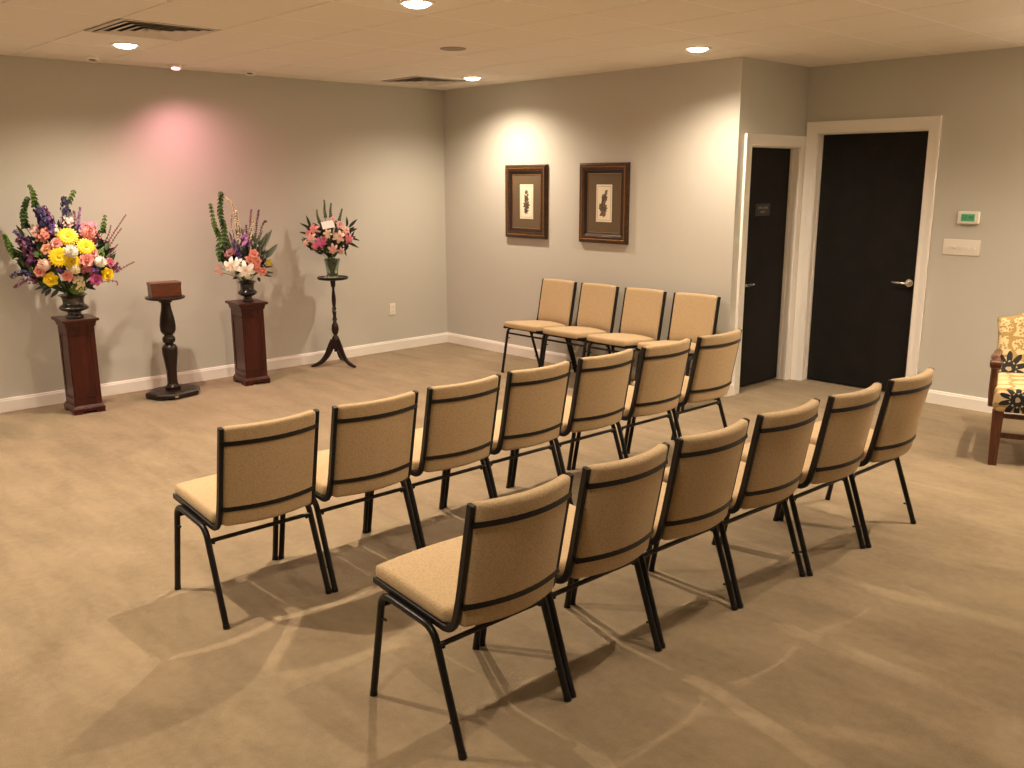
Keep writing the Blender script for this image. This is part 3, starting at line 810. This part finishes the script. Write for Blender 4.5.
    q.cluster('pink_filler', 122, 560, 30, 14, 10, 13, 'palepink', .06); q.cluster('pink_filler', 110, 525, 34, 12, 10, 11, 'palepink', .03)
    q.cluster('pink_filler', 190, 435, 34, 30, 16, 12, 'mauve', .04); q.cluster('yellow_filler', 440, 500, 20, 30, 12, 10, 'ycore', .05)
    S('bells_of_ireland', [(160, 400), (152, 280), (128, 160), (136, 48)], 26, 20, 'belldark', .0, 'bell', .026)
    S('bells_of_ireland', [(140, 470), (118, 330), (88, 240), (66, 120)], 24, 15, 'bell', .0, 'bell', .026)
    S('bells_of_ireland', [(140, 480), (125, 440), (118, 380)], 26, 22, 'belldark', .02, 'bell', .024)
    S('snapdragon_spike', [(250, 380), (232, 240), (206, 125), (158, 78)], 17, 8, 'cream', .0, step=.016)
    S('snapdragon_spike', [(262, 370), (250, 270), (228, 160)], 17, 9, 'cream', .02, step=.015)
    S('snapdragon_spike', [(215, 330), (200, 250), (205, 180)], 12, 8, 'palepink', -.02, step=.017)
    S('snapdragon_spike', [(318, 380), (325, 300), (345, 225)], 17, 10, 'cream', .0, step=.015)
    S('stock_spike', [(300, 390), (290, 350), (278, 320)], 34, 26, 'lilac', .05, step=.011)
    S('larkspur_spike', [(262, 480), (240, 420), (215, 350)], 22, 14, 'purple', .07, step=.011)
    S('larkspur_spike', [(262, 470), (262, 450), (258, 400)], 20, 15, 'navy', .10, step=.012)
    S('larkspur_spike', [(305, 380), (298, 320), (296, 255)], 12, 8, 'plum', .0, step=.015)
    S('liatris_spike', [(318, 340), (322, 240), (328, 155)], 9, 7, 'mauve', -.02, step=.012)
    S('liatris_spike', [(355, 330), (365, 230), (377, 160)], 10, 7, 'plum', -.02, step=.012)
    S('liatris_spike', [(380, 330), (395, 270), (412, 235), (425, 235)], 9, 6, 'plum', -.02, step=.013)
    bm = bmesh.new()
    q.mound(bm, 290, 430, 150, 120, 150, .085, .022, .0, .05)
    for a in ((380, 430, 458, 285, 42), (420, 470, 494, 378, 40), (370, 420, 430, 300, 26), (350, 400, 400, 290, 22)): q.leaf(bm, *a, dep=.0)
    obj('foliage', bm, 'leafgrey', q.t, smooth='all')
    bm = bmesh.new(); q.mound(bm, 285, 490, 140, 80, 120, .07, .026, .03, .05)
    for a in ((400, 560, 470, 560, 20), (390, 570, 460, 585, 18), (380, 530, 465, 520, 20), (240, 590, 210, 600, 22), (370, 590, 385, 620, 22)): q.leaf(bm, *a, dep=.08)
    obj('foliage', bm, 'leafdark', q.t, smooth='all')
    obj('stems', q.stems, 'leaf', q.t)
    # ---- pink bouquet in a glass vase on the plant table
    hz = .806; cx, cy = .247, -1.512
    q = BQ('round pink lily bouquet with white card in glass vase on the slender plant table', cx, cy, 290, 190, 7.675, hz, .165)
    q.m = lambda px: px/7.675/122.0
    bm = bmesh.new()
    lathe(bm, [(.050, -.0028), (.054, .004), (.050, .03), (.052, .06), (.062, .12), (.074, .165), (.071, .165), (.059, .12), (.049, .06), (.047, .03), (.044, .010), (.002, .008)], 40)
    obj('vase', bm, 'glass', q.t, smooth=True)
    B = q.bloom; S = q.spike
    for a, b, r, m, d in ((182, 300, 42, 'pink', .08), (160, 368, 42, 'palepink', .10), (232, 405, 44, 'magenta', .14), (375, 358, 50, 'blush', .15), (428, 310, 38, 'palepink', .10), (452, 375, 42, 'rosepink', .11),
                          (330, 455, 42, 'palepink', .12), (120, 405, 26, 'blush', .06), (290, 335, 36, 'cream', .15), (190, 435, 30, 'rosepink', .12), (395, 470, 30, 'palepink', .08)): B('lily', a, b, r*1.08, m, d, 'pink_lily')
    for a, b, r, m, d in ((385, 265, 30, 'palepink', .08), (330, 220, 22, 'palepink', .02), (140, 335, 24, 'pink', .06), (260, 380, 24, 'rosepink', .15)): B('rose', a, b, r, m, d)
    for pts in ([(270, 210), (265, 140), (262, 75)], [(225, 250), (212, 200), (205, 150)], [(310, 210), (312, 150), (314, 98)], [(375, 235), (390, 185), (400, 142)]):
        S('green_spike', pts, 16, 7, 'leaf', .0, 'bud', .013)
    bm = bmesh.new()
    q.mound(bm, 300, 365, 190, 120, 210, .08, .024, .0, .06)
    for a in ((160, 290, 125, 195, 22), (160, 300, 78, 252, 22), (140, 340, 72, 320, 18), (440, 280, 435, 205, 20), (450, 290, 515, 222, 26), (450, 320, 515, 295, 26), (450, 365, 535, 385, 22), (440, 400, 530, 442, 24), (400, 430, 435, 505, 22), (250, 440, 190, 480, 24), (300, 450, 230, 490, 24), (130, 370, 95, 400, 20)):
        q.leaf(bm, *a, dep=.03)
    obj('foliage', bm, 'leafdark', q.t, smooth='all')
    # stems standing in the vase
    bm = bmesh.new()
    for i in range(26):
        a = i*2.4; r0 = .022*math.sqrt(random.random()); r1 = .035+.028*random.random()
        sweep(bm, [(r0*math.cos(a+2), r0*math.sin(a+2), .016), (r1*math.cos(a), r1*math.sin(a), .165)], .0035, 5)
    for i in range(14):
        a = i*2.1; b_leaf(bm, (.01*math.cos(a), .01*math.sin(a), .04+.05*random.random()), (math.cos(a)*.5, math.sin(a)*.5, 1), .06, .018, 0)
    obj('stems', bm, 'leafdark', q.t); obj('stems', q.stems, 'leaf', q.t)
    c = q.P(290, 266, .20); n = (q.A.t+Vector((0, 0, .75))).normalized(); M = frame_from(n)
    up = (Vector((0, 0, 1))-n*n.z).normalized(); rt = up.cross(n)
    th = math.radians(13); e1 = rt*math.cos(th)+up*math.sin(th); e2 = n.cross(e1)
    bm = bmesh.new(); W, Hh = .052, .038
    V = [c+e1*W*a+e2*Hh*b+n*d for d in (-.0008, .0008) for a, b in ((-1, -1), (1, -1), (1, 1), (-1, 1))]
    v = [bm.verts.new(x) for x in V]
    for f in ((3, 2, 1, 0), (4, 5, 6, 7), (0, 1, 5, 4), (1, 2, 6, 5), (2, 3, 7, 6), (3, 0, 4, 7)): bm.faces.new([v[i] for i in f])
    card = obj('gift_card', bm, 'card', q.t); card['label'] = 'white card tucked into the flowers'
    bm = bmesh.new(); sweep(bm, [c-e2*Hh-n*.002, q.mouth+Vector((.02, 0, 0))], .0015, 5); obj('card_pick', bm, 'glass', card)

# ------------------------------------------------------------------ wall fittings
def picture(x0, x1, z0, z1, label, pm, variant):
    cx, cz = (x0+x1)/2, (z0+z1)/2; w, h = (x1-x0)/2, (z1-z0)/2
    t = thing('picture_frame', label, 'picture', (cx, 0, cz), 0, 'botanical prints on the back wall')
    def fr(name, prof, m, parent=None):
        """mitred moulding; prof = (inset from the outer edge, height off the wall)"""
        bm = bmesh.new()
        rings(bm, [[(sx*(w-a), -d, sz*(h-a)) for a, d in prof] for sx, sz in ((-1, -1), (1, -1), (1, 1), (-1, 1))], closed=True)
        return obj(name, bm, m, parent or t, smooth=True)
    fr('frame', [(0, .001), (0, .018), (.006, .030), (.016, .036), (.026, .034), (.034, .028), (.046, .031), (.056, .026), (.062, .018), (.062, .001)], 'frame')
    bm = bmesh.new()
    per = []
    a = .031; st = .0165
    nx = int(2*(w-a)/st); nz = int(2*(h-a)/st)
    for i in range(nx+1):
        for s in (-1, 1): per.append((-(w-a)+2*(w-a)*i/nx, s*(h-a)))
    for i in range(1, nz):
        for s in (-1, 1): per.append((s*(w-a), -(h-a)+2*(h-a)*i/nz))
    for x, z in per: blob(bm, (x, -.0305, z), .0066, 1)
    obj('bead_trim', bm, 'gold', t, smooth='all')
    fr('inner_band', [(.060, .001), (.060, .020), (.066, .022), (.082, .012), (.086, .010), (.086, .001)], 'frame_in')
    fr('fillet', [(.086, .001), (.086, .012), (.089, .013), (.091, .009), (.091, .001)], 'gold')
    bm = bmesh.new(); box(bm, -(w-.09), w-.09, -.008, -.002, -(h-.09), h-.09); mb = obj('mat_board', bm, 'matboard', t)
    bm = bmesh.new(); box(bm, -.0865, .0865, -.0095, -.008, -.155, .155); obj('print', bm, 'paper', t)
    bm = bmesh.new()
    for (u0, u1, q0, q1) in ((-.074, .074, .138, .141), (-.074, .074, -.141, -.138), (-.074, -.0715, -.141, .141), (.0715, .074, -.141, .141)): box(bm, u0, u1, -.0102, -.0094, q0, q1)
    obj('border_line', bm, 'paperline', t)
    # the drawn plant: stem, leaves, flower head as thin ink shapes on the paper
    bm = bmesh.new(); rnd = random.Random(variant*11+3)
    y = -.0104
    def lf(x, z, ang, l, wd):
        n = 7; P = []
        for i in range(n+1): P.append((l*i/n, wd*math.sin(PI*i/n)))
        for i in range(n-1, 0, -1): P.append((l*i/n, -wd*math.sin(PI*i/n)))
        vs = [bm.verts.new((x+a*math.cos(ang)-b*math.sin(ang), y-rnd.random()*.0004, z+a*math.sin(ang)+b*math.cos(ang))) for a, b in P]
        bm.faces.new(vs)
    if variant == 1:
        for i in range(14): lf(.0, .065-.012*i, PI/2+(-1)**i*1.0+rnd.uniform(-.4, .4), .03+.008*rnd.random(), .008)
        for i in range(9): lf(0, -.03, 2*PI*i/9, .05, .010)
        for i in range(7): lf(0, .025, 2*PI*i/7, .034, .008)
        for i in range(7): lf(-.005, -.085, 2*PI*i/7, .032, .007)
        for i in range(6): lf(0, .085, 2*PI*i/6, .026, .007)
    else:
        for i in range(16): lf(.006-.001*i, .085-.0115*i, rnd.uniform(.3, 1.2)+(PI if i % 2 else 0), .042, .011)
        for i in range(10): lf(-.005, -.04, 2*PI*i/10, .048, .011)
        for i in range(8): lf(.002, .05, 2*PI*i/8, .034, .010)
        for i in range(6): lf(-.03, -.02-.008*i, 2.3+rnd.random()*.5, .03, .006)
        lf(-.0, -.06, -PI/2, .06, .012); lf(.012, -.06, -PI/2, .05, .010); lf(-.014, -.06, -PI/2, .05, .010)
    obj('drawn_plant', bm, pm, t)

def fittings():
    picture(.922, 1.462, 1.126, 1.786, 'left of the two bronze framed botanical prints, nearer the room corner', 'print1', 1)
    picture(1.860, 2.400, 1.124, 1.790, 'right of the two bronze framed botanical prints, nearer the doors', 'print2', 2)
    # thermostat
    t = thing('thermostat', 'white wall thermostat with green display above the light switches', 'thermostat', (4.733, J, 1.381))
    bm = rbox(-.074, .074, -.030, 0, -.045, .045, .013, 4); obj('body', bm, 'plastic', t, smooth=True)
    bm = rbox(-.046, .046, -.0325, -.028, -.024, .026, .001, 1); obj('display', bm, 'screen', t)
    bm = bmesh.new()
    for i, (x, s) in enumerate(((-.03, .014), (-.012, .014), (.012, .008), (.022, .008), (.032, .008))):
        for z in (-s, 0, s): box(bm, x-.004, x+.004, -.0329, -.0324, .003+z-.0008, .003+z+.0008)
        for xx in (x-.004, x+.004): box(bm, xx-.0008, xx+.0008, -.0329, -.0324, .003-s, .003+s)
    obj('display_digits', bm, 'slot', t)
    # switch plate
    t = thing('light_switch_panel', 'wide white five-gang switch plate on the wall right of the door', 'light switch', (4.699, J, 1.170))
    bm = rbox(-.127, .127, -.007, 0, -.056, .056, .004, 3); obj('plate', bm, 'plastic', t, smooth=True)
    for i in range(5):
        x = -.094+.047*i
        bm = bmesh.new(); box(bm, x-.0075, x+.0075, -.0078, -.0065, -.014, .014, 1)
        box(bm, x-.0048, x+.0048, -.018, -.007, -.009, .003, 0)
        for z in (-.03, .03): lathe(bm, [(.003, 0), (.003, .001)], 8, (x, -.0075, z))
        obj('toggle', bm, ['plastic', 'plastic'], t)
    # wall outlet on the left wall
    t = thing('wall_outlet', 'small white power outlet low on the left wall near the corner', 'outlet', (0, -.695, .412))
    bm = rbox(0, .006, -.036, .036, -.058, .058, .003, 2); obj('cover_plate', bm, 'plastic', t, smooth=True)
    for z in (-.022, .022):
        bm = bmesh.new(); R = []
        for d in (.0055, .0085): R.append([(d, .0165*math.cos(a)*1.0, z+.0145*math.sin(a)) for a in [2*PI*k/16 for k in range(16)]])
        rings(bm, R); 
        for y in (-.006, .006): box(bm, .0083, .0090, y-.0012, y+.0012, z-.003, z+.006, 1)
        obj('socket', bm, ['plastic', 'slot'], t)
    # sign on door 1
    t = thing('door_sign', 'small dark sign plate on the narrow black door', 'sign', (L-.073, .498, 1.418))
    bm = rbox(0, .004, -.104, .104, -.047, .047, .0015, 1); obj('plate', bm, 'sign', t)
    for txt, z, s in (('EMPLOYEES', .006, .026), ('ONLY', -.026, .026)):
        cu = bpy.data.curves.new('lettering', 'FONT'); cu.body = txt; cu.size = s; cu.align_x = 'CENTER'; cu.extrude = .0004; cu.space_character = 1.05
        to = bpy.data.objects.new('lettering_curve', cu); C.objects.link(to)
        bpy.context.view_layer.update()
        me = bpy.data.meshes.new_from_object(to); bpy.data.objects.remove(to)
        me.materials.append(MT['signtext'])
        o = bpy.data.objects.new('lettering', me); C.objects.link(o); o.parent = t
        o.location = (.0046, 0, z); o.rotation_euler = (PI/2, 0, PI/2)

# ------------------------------------------------------------------ ceiling fittings
WARM = (1.0, .80, .60)
def spot(parent, loc, power, color, angle, blend, radius, rot=None):
    l = bpy.data.lights.new('lamp', 'SPOT'); l.energy = power; l.color = color; l.spot_size = math.radians(angle); l.spot_blend = blend; l.shadow_soft_size = radius
    o = bpy.data.objects.new('lamp', l); C.objects.link(o); o.parent = parent; o.location = loc
    if rot: o.rotation_euler = rot
    return o
def downlight(x, y, label, power=1.0, r=.068):
    t = thing('recessed_light', label, 'ceiling light', (x, y, H), 0, 'round recessed ceiling lights')
    bm = bmesh.new(); lathe(bm, [(r, .0), (r, -.004), (r+.006, -.007), (r+.022, -.006), (r+.027, -.001), (r+.027, 0)], 40, cap=False)
    obj('trim_ring', bm, 'trim', t, smooth=True)
    bm = bmesh.new(); lathe(bm, [(r*.98, -.0005), (r*.97, -.006), (r*.88, -.014), (r*.68, -.020), (r*.4, -.024), (.002, -.025)], 32)
    obj('lens', bm, 'lens', t, smooth=True)
    spot(t, (0, 0, -.045), LP*power, WARM, 150, 1.0, .027)
def eyeball(x, y, label, lit=False, tilt=(0, .5)):
    t = thing('eyeball_spotlight', label, 'ceiling light', (x, y, H), 0, 'small adjustable spotlights by the left wall')
    bm = bmesh.new(); lathe(bm, [(.050, 0), (.050, -.003), (.054, -.006), (.066, -.005), (.070, 0)], 36, cap=False)
    obj('trim_ring', bm, 'trim', t, smooth=True)
    bm = bmesh.new(); prof = [(.0495, .002), (.0495, -.006)]+[(.0495*math.cos(a), -.006-.0495*math.sin(a)) for a in (.2, .4, .6)]+[(.034, -.036), (.030, -.030)]
    prof = [(.047, .010), (.047, -.010), (.046, -.028), (.044, -.033), (.031, -.034), (.029, -.022)]
    lathe(bm, prof, 32, cap=False)
    b = obj('ball_housing', bm, 'trim', t, smooth=True); b.rotation_euler = (-.15, -.22, 0)
    bm = bmesh.new(); lathe(bm, [(.038, -.022), (.037, -.030), (.018, -.038), (.002, -.040)] if lit else [(.032, -.016), (.031, -.020), (.002, -.022)], 24)
    o = obj('bulb', bm, 'lenspink' if lit else 'slot', t, smooth=True); o.rotation_euler = b.rotation_euler
    if lit: spot(t, (.02, 0, -.065), 40, (1, .40, .46), 162, 1.0, .08, (.20, -.30, 0))
def diffuser(x0, y0, label):
    p = .583; t = thing('ceiling_vent', label, 'vent', (x0+p/2, y0+p/2, H), 0, 'square ceiling air vents')
    bm = bmesh.new(); box(bm, -p/2+.02, p/2-.02, -p/2+.02, p/2-.02, .001, .0055); obj('backing', bm, 'ventdark', t)
    def ring(hw_out, z_out, hw_in, z_in, th=.0015):
        bm = bmesh.new()
        pr = [(hw_out, z_out), (hw_in, z_in), (hw_in, z_in-th), (hw_out, z_out-th)]
        rings(bm, [[(sx*a, sy*a, z) for a, z in pr] for sx, sy in ((-1, -1), (1, -1), (1, 1), (-1, 1))], closed=True)
        return obj('louver', bm, 'ventmetal', t)
    fr = bmesh.new()
    pr = [(p/2-.006, 0), (p/2-.006, -.005), (p/2-.034, -.006), (p/2-.034, .003)]
    rings(fr, [[(sx*a, sy*a, z) for a, z in pr] for sx, sy in ((-1, -1), (1, -1), (1, 1), (-1, 1))], closed=True)
    obj('frame', fr, 'ventmetal', t)
    for k in range(4):
        o = p/2-.040-k*.055
        ring(o, -.010, o-.040, -.001)
    bm = bmesh.new(); a = .028; rings(bm, [[(-a, -a, -.012), (a, -a, -.012), (a, a, -.012), (-a, a, -.012)], [(-a-.008, -a-.008, -.002), (a+.008, -a-.008, -.002), (a+.008, a+.008, -.002), (-a-.008, a+.008, -.002)]])
    obj('centre_plate', bm, 'ventmetal', t)
LP = 128
def ceiling_fittings():
    lab = {(1.085, -3.500): 'round recessed ceiling light beside the square vent at the left', (3.475, -2.985): 'recessed ceiling light cut by the top edge of the photo, near its middle',
           (1.085, -.555): 'recessed ceiling light near the far corner of the room', (3.455, -.610): 'recessed ceiling light by the end of the picture wall, near the doors'}
    for (x, y), s in lab.items(): downlight(x, y, s, 1.2 if x > 3.46 else .74)
    for x, y, s in ((3.45, -5.25, 'recessed ceiling light in the middle of the room outside the photo'), (5.90, -.60, 'recessed ceiling light in front of the armchair wall outside the photo'),
                    (5.90, -3.25, 'recessed ceiling light right of the nearest chair row outside the photo'), (5.90, -5.40, 'recessed ceiling light just above the viewer outside the photo'),
                    (1.085, -6.0, 'recessed ceiling light far along the left wall outside the photo')): downlight(x, y, s, (.9 if y > -1 else .36) if x > 5 else 1.1)
    eyeball(.364, -3.455, 'unlit small spotlight left of the pink lit one by the left wall'); eyeball(.321, -2.236, 'unlit small spotlight right of the pink lit one by the left wall')
    eyeball(.300, -2.830, 'small spotlight glowing pink between two unlit ones', True)
    t = thing('ceiling_speaker', 'small round grey ceiling speaker grille in the middle of the ceiling', 'speaker', (2.345, -1.815, H))
    bm = bmesh.new(); lathe(bm, [(.072, 0), (.072, -.004), (.078, -.006), (.086, -.004), (.088, 0)], 40, cap=False); obj('rim', bm, 'grey', t, smooth=True)
    bm = bmesh.new(); lathe(bm, [(.072, -.001), (.072, -.0035), (.002, -.005)], 40); obj('grille', bm, 'grey', t, smooth=True)
    diffuser(1.483, -3.895, 'large square louvred vent in the ceiling at the upper left'); diffuser(.317, -.980, 'square louvred ceiling vent next to the far corner')

# ------------------------------------------------------------------ armchair
def armchair():
    th = .365
    fl = Vector((5.470, -.323, 0)); loc = fl-Matrix.Rotation(th, 3, 'Z') @ Vector((-.270, -.262, 0))
    t = thing('armchair', 'wooden armchair with cream, gold and black patterned upholstery at the right edge', 'armchair', (loc.x, loc.y, 0), th)
    # front is -y
    bm = rbox(-.292, .292, -.300, .270, .325, .462, .035, 4)
    slices(bm, 0, [-.2, -.1, 0, .1, .2]); slices(bm, 1, [-.2, -.1, 0, .1])
    for v in bm.verts:
        if v.co.z > .4: v.co.z += .022*max(0, 1-(v.co.x/.3)**2)*max(0, 1-(v.co.y/.32)**2)
        v.co.x *= 1-.08*max(0, (v.co.y+.1)/.37)
    obj('seat', bm, 'tap_seat', t, smooth=True)
    # back with serpentine crest
    bm = rbox(-.292, .292, -.045, .045, .40, .80, .034, 4)
    slices(bm, 0, [-.29+.0483*k for k in range(1, 12)]); slices(bm, 2, [.45, .5, .55, .6, .65, .7, .75])
    for v in bm.verts:
        x, z = v.co.x, v.co.z
        k = max(0, (z-.40)/.40); xs = x/.292
        crest = .035*math.cos(xs*PI)*.6+.045*max(0, 1-xs*xs)-.012
        v.co.z = .40+(z-.40)*(1+crest/.40)+.028*k*max(0, abs(xs)-.72)/.28
        v.co.x = x*(.92+.12*k**3+.02*math.sin(k*5))
        v.co.y = v.co.y+.245+.135*k
    obj('backrest', bm, 'tap_back', t, smooth=True)
    for s in (-1, 1):
        bm = bmesh.new()                                     # front leg, square and tapering
        def q(z, a, cx=s*.262, cy=-.262): return [(cx-a, cy-a, z), (cx+a, cy-a, z), (cx+a, cy+a, z), (cx-a, cy+a, z)]
        rings(bm, [q(0, .023), q(.33, .030)]); obj('leg', bm, 'walnut', t)
        bm = bmesh.new()                                     # raked rear leg
        R = []
        for z, y, a in ((0, .292, .019), (.16, .262, .021), (.34, .245, .023)): R.append([(s*.235-a, y-a, z), (s*.235+a, y-a, z), (s*.235+a, y+a, z), (s*.235-a, y+a, z)])
        rings(bm, R); obj('leg', bm, 'walnut', t)
        bm = bmesh.new()                                     # arm: upright swept back, rail with rolled hand rest
        P = smooth_path([(s*.292, -.175, .335), (s*.298, -.182, .43), (s*.300, -.205, .52), (s*.302, -.235, .590)], 4)
        sweep(bm, P, [.024-.0004*i for i in range(len(P))], 8)
        P = smooth_path([(s*.302, -.292, .600), (s*.302, -.275, .626), (s*.302, -.22, .632), (s*.301, -.08, .612), (s*.290, .08, .594), (s*.268, .265, .590)], 4)
        sweep(bm, P, sect=[(.024*math.cos(a), .017*math.sin(a)) for a in [2*PI*k/12 for k in range(12)]], up=Vector((1, 0, 0)))
        R = []
        for x in (-.032, -.026, .026, .032):
            rr = .026 if abs(x) < .03 else .016
            R.append([(s*.302+x, -.288+rr*math.cos(a), .608+rr*math.sin(a)) for a in [2*PI*k/16 for k in range(16)]])
        rings(bm, R)
        obj('armrest', bm, 'walnut', t, smooth=True)
        bm = bmesh.new(); box(bm, s*.25-.010, s*.25+.010, -.245, .262, .145, .175); obj('stretcher', bm, 'walnut', t)
    bm = bmesh.new(); box(bm, -.245, .245, -.262, -.242, .165, .195); obj('stretcher', bm, 'walnut', t)
    bm = bmesh.new(); box(bm, -.225, .225, .250, .270, .165, .195); obj('stretcher', bm, 'walnut', t)

# ------------------------------------------------------------------ run
def added_torchiere(x, y, label, power):  # unseen uplight, added only to brighten the ceiling
    t = thing('added_floor_lamp', label, 'lamp', (x, y, 0), 0, 'added uplighting floor lamps')
    bm = bmesh.new(); lathe(bm, [(.14, 0), (.14, .012), (.12, .022), (.03, .030), (.014, .045)], 36); obj('base', bm, 'dark', t, smooth=True)
    bm = bmesh.new(); lathe(bm, [(.012, .03), (.012, 1.0), (.018, 1.02), (.012, 1.04), (.012, 1.66)], 20); obj('pole', bm, 'dark', t, smooth=True)
    bm = bmesh.new(); lathe(bm, [(.03, 1.64), (.09, 1.68), (.15, 1.75), (.175, 1.80), (.171, 1.80), (.145, 1.757), (.085, 1.69), (.02, 1.66)], 40); obj('lamp_shade', bm, 'grey', t, smooth=True)
    bm = bmesh.new(); blob(bm, (0, 0, 1.72), .035, 2); obj('bulb', bm, 'lens', t, smooth='all')
    spot(t, (0, 0, 1.79), power, WARM, 150, .8, .05, (PI, 0, 0))
build_mats(); room(); chairs()
added_torchiere(7.00, .50, 'added tall uplighting floor lamp by the wall beyond the armchair, outside the photo', 290)
pedestal(.360, -3.762, math.radians(-3), .695, .255, .212, 'leftmost square mahogany pedestal, under the big multicoloured bouquet')
pedestal(.345, -2.410, math.radians(-5), .683, .262, .211, 'square mahogany pedestal under the bouquet with white lilies')
turned_stand(.357, -3.088)
tripod_table(.247, -1.512, [math.atan2(-1.719+1.512, .169-.247), math.atan2(-1.458+1.512, .472-.247), math.atan2(.172, -.151)], .806)
flowers(); fittings(); ceiling_fittings(); armchair()

cam = bpy.data.cameras.new('camera'); co = bpy.data.objects.new('camera', cam); C.objects.link(co)
cam.sensor_fit = 'HORIZONTAL'; cam.sensor_width = 36; cam.lens = 36*FPX/1024; cam.clip_start = .05
co.matrix_world = Matrix((( R_.x, U_.x, -F_.x, CAM.x), (R_.y, U_.y, -F_.y, CAM.y), (R_.z, U_.z, -F_.z, CAM.z), (0, 0, 0, 1)))
sc = bpy.context.scene; sc.camera = co
w = bpy.data.worlds.new('world'); sc.world = w; w.use_nodes = True
w.node_tree.nodes['Background'].inputs[0].default_value = (0, 0, 0, 1); w.node_tree.nodes['Background'].inputs[1].default_value = 0
vs = sc.view_settings; vs.view_transform = 'Standard'; vs.look = 'None'; vs.gamma = 1; vs.use_curve_mapping = False
vs.exposure = .70
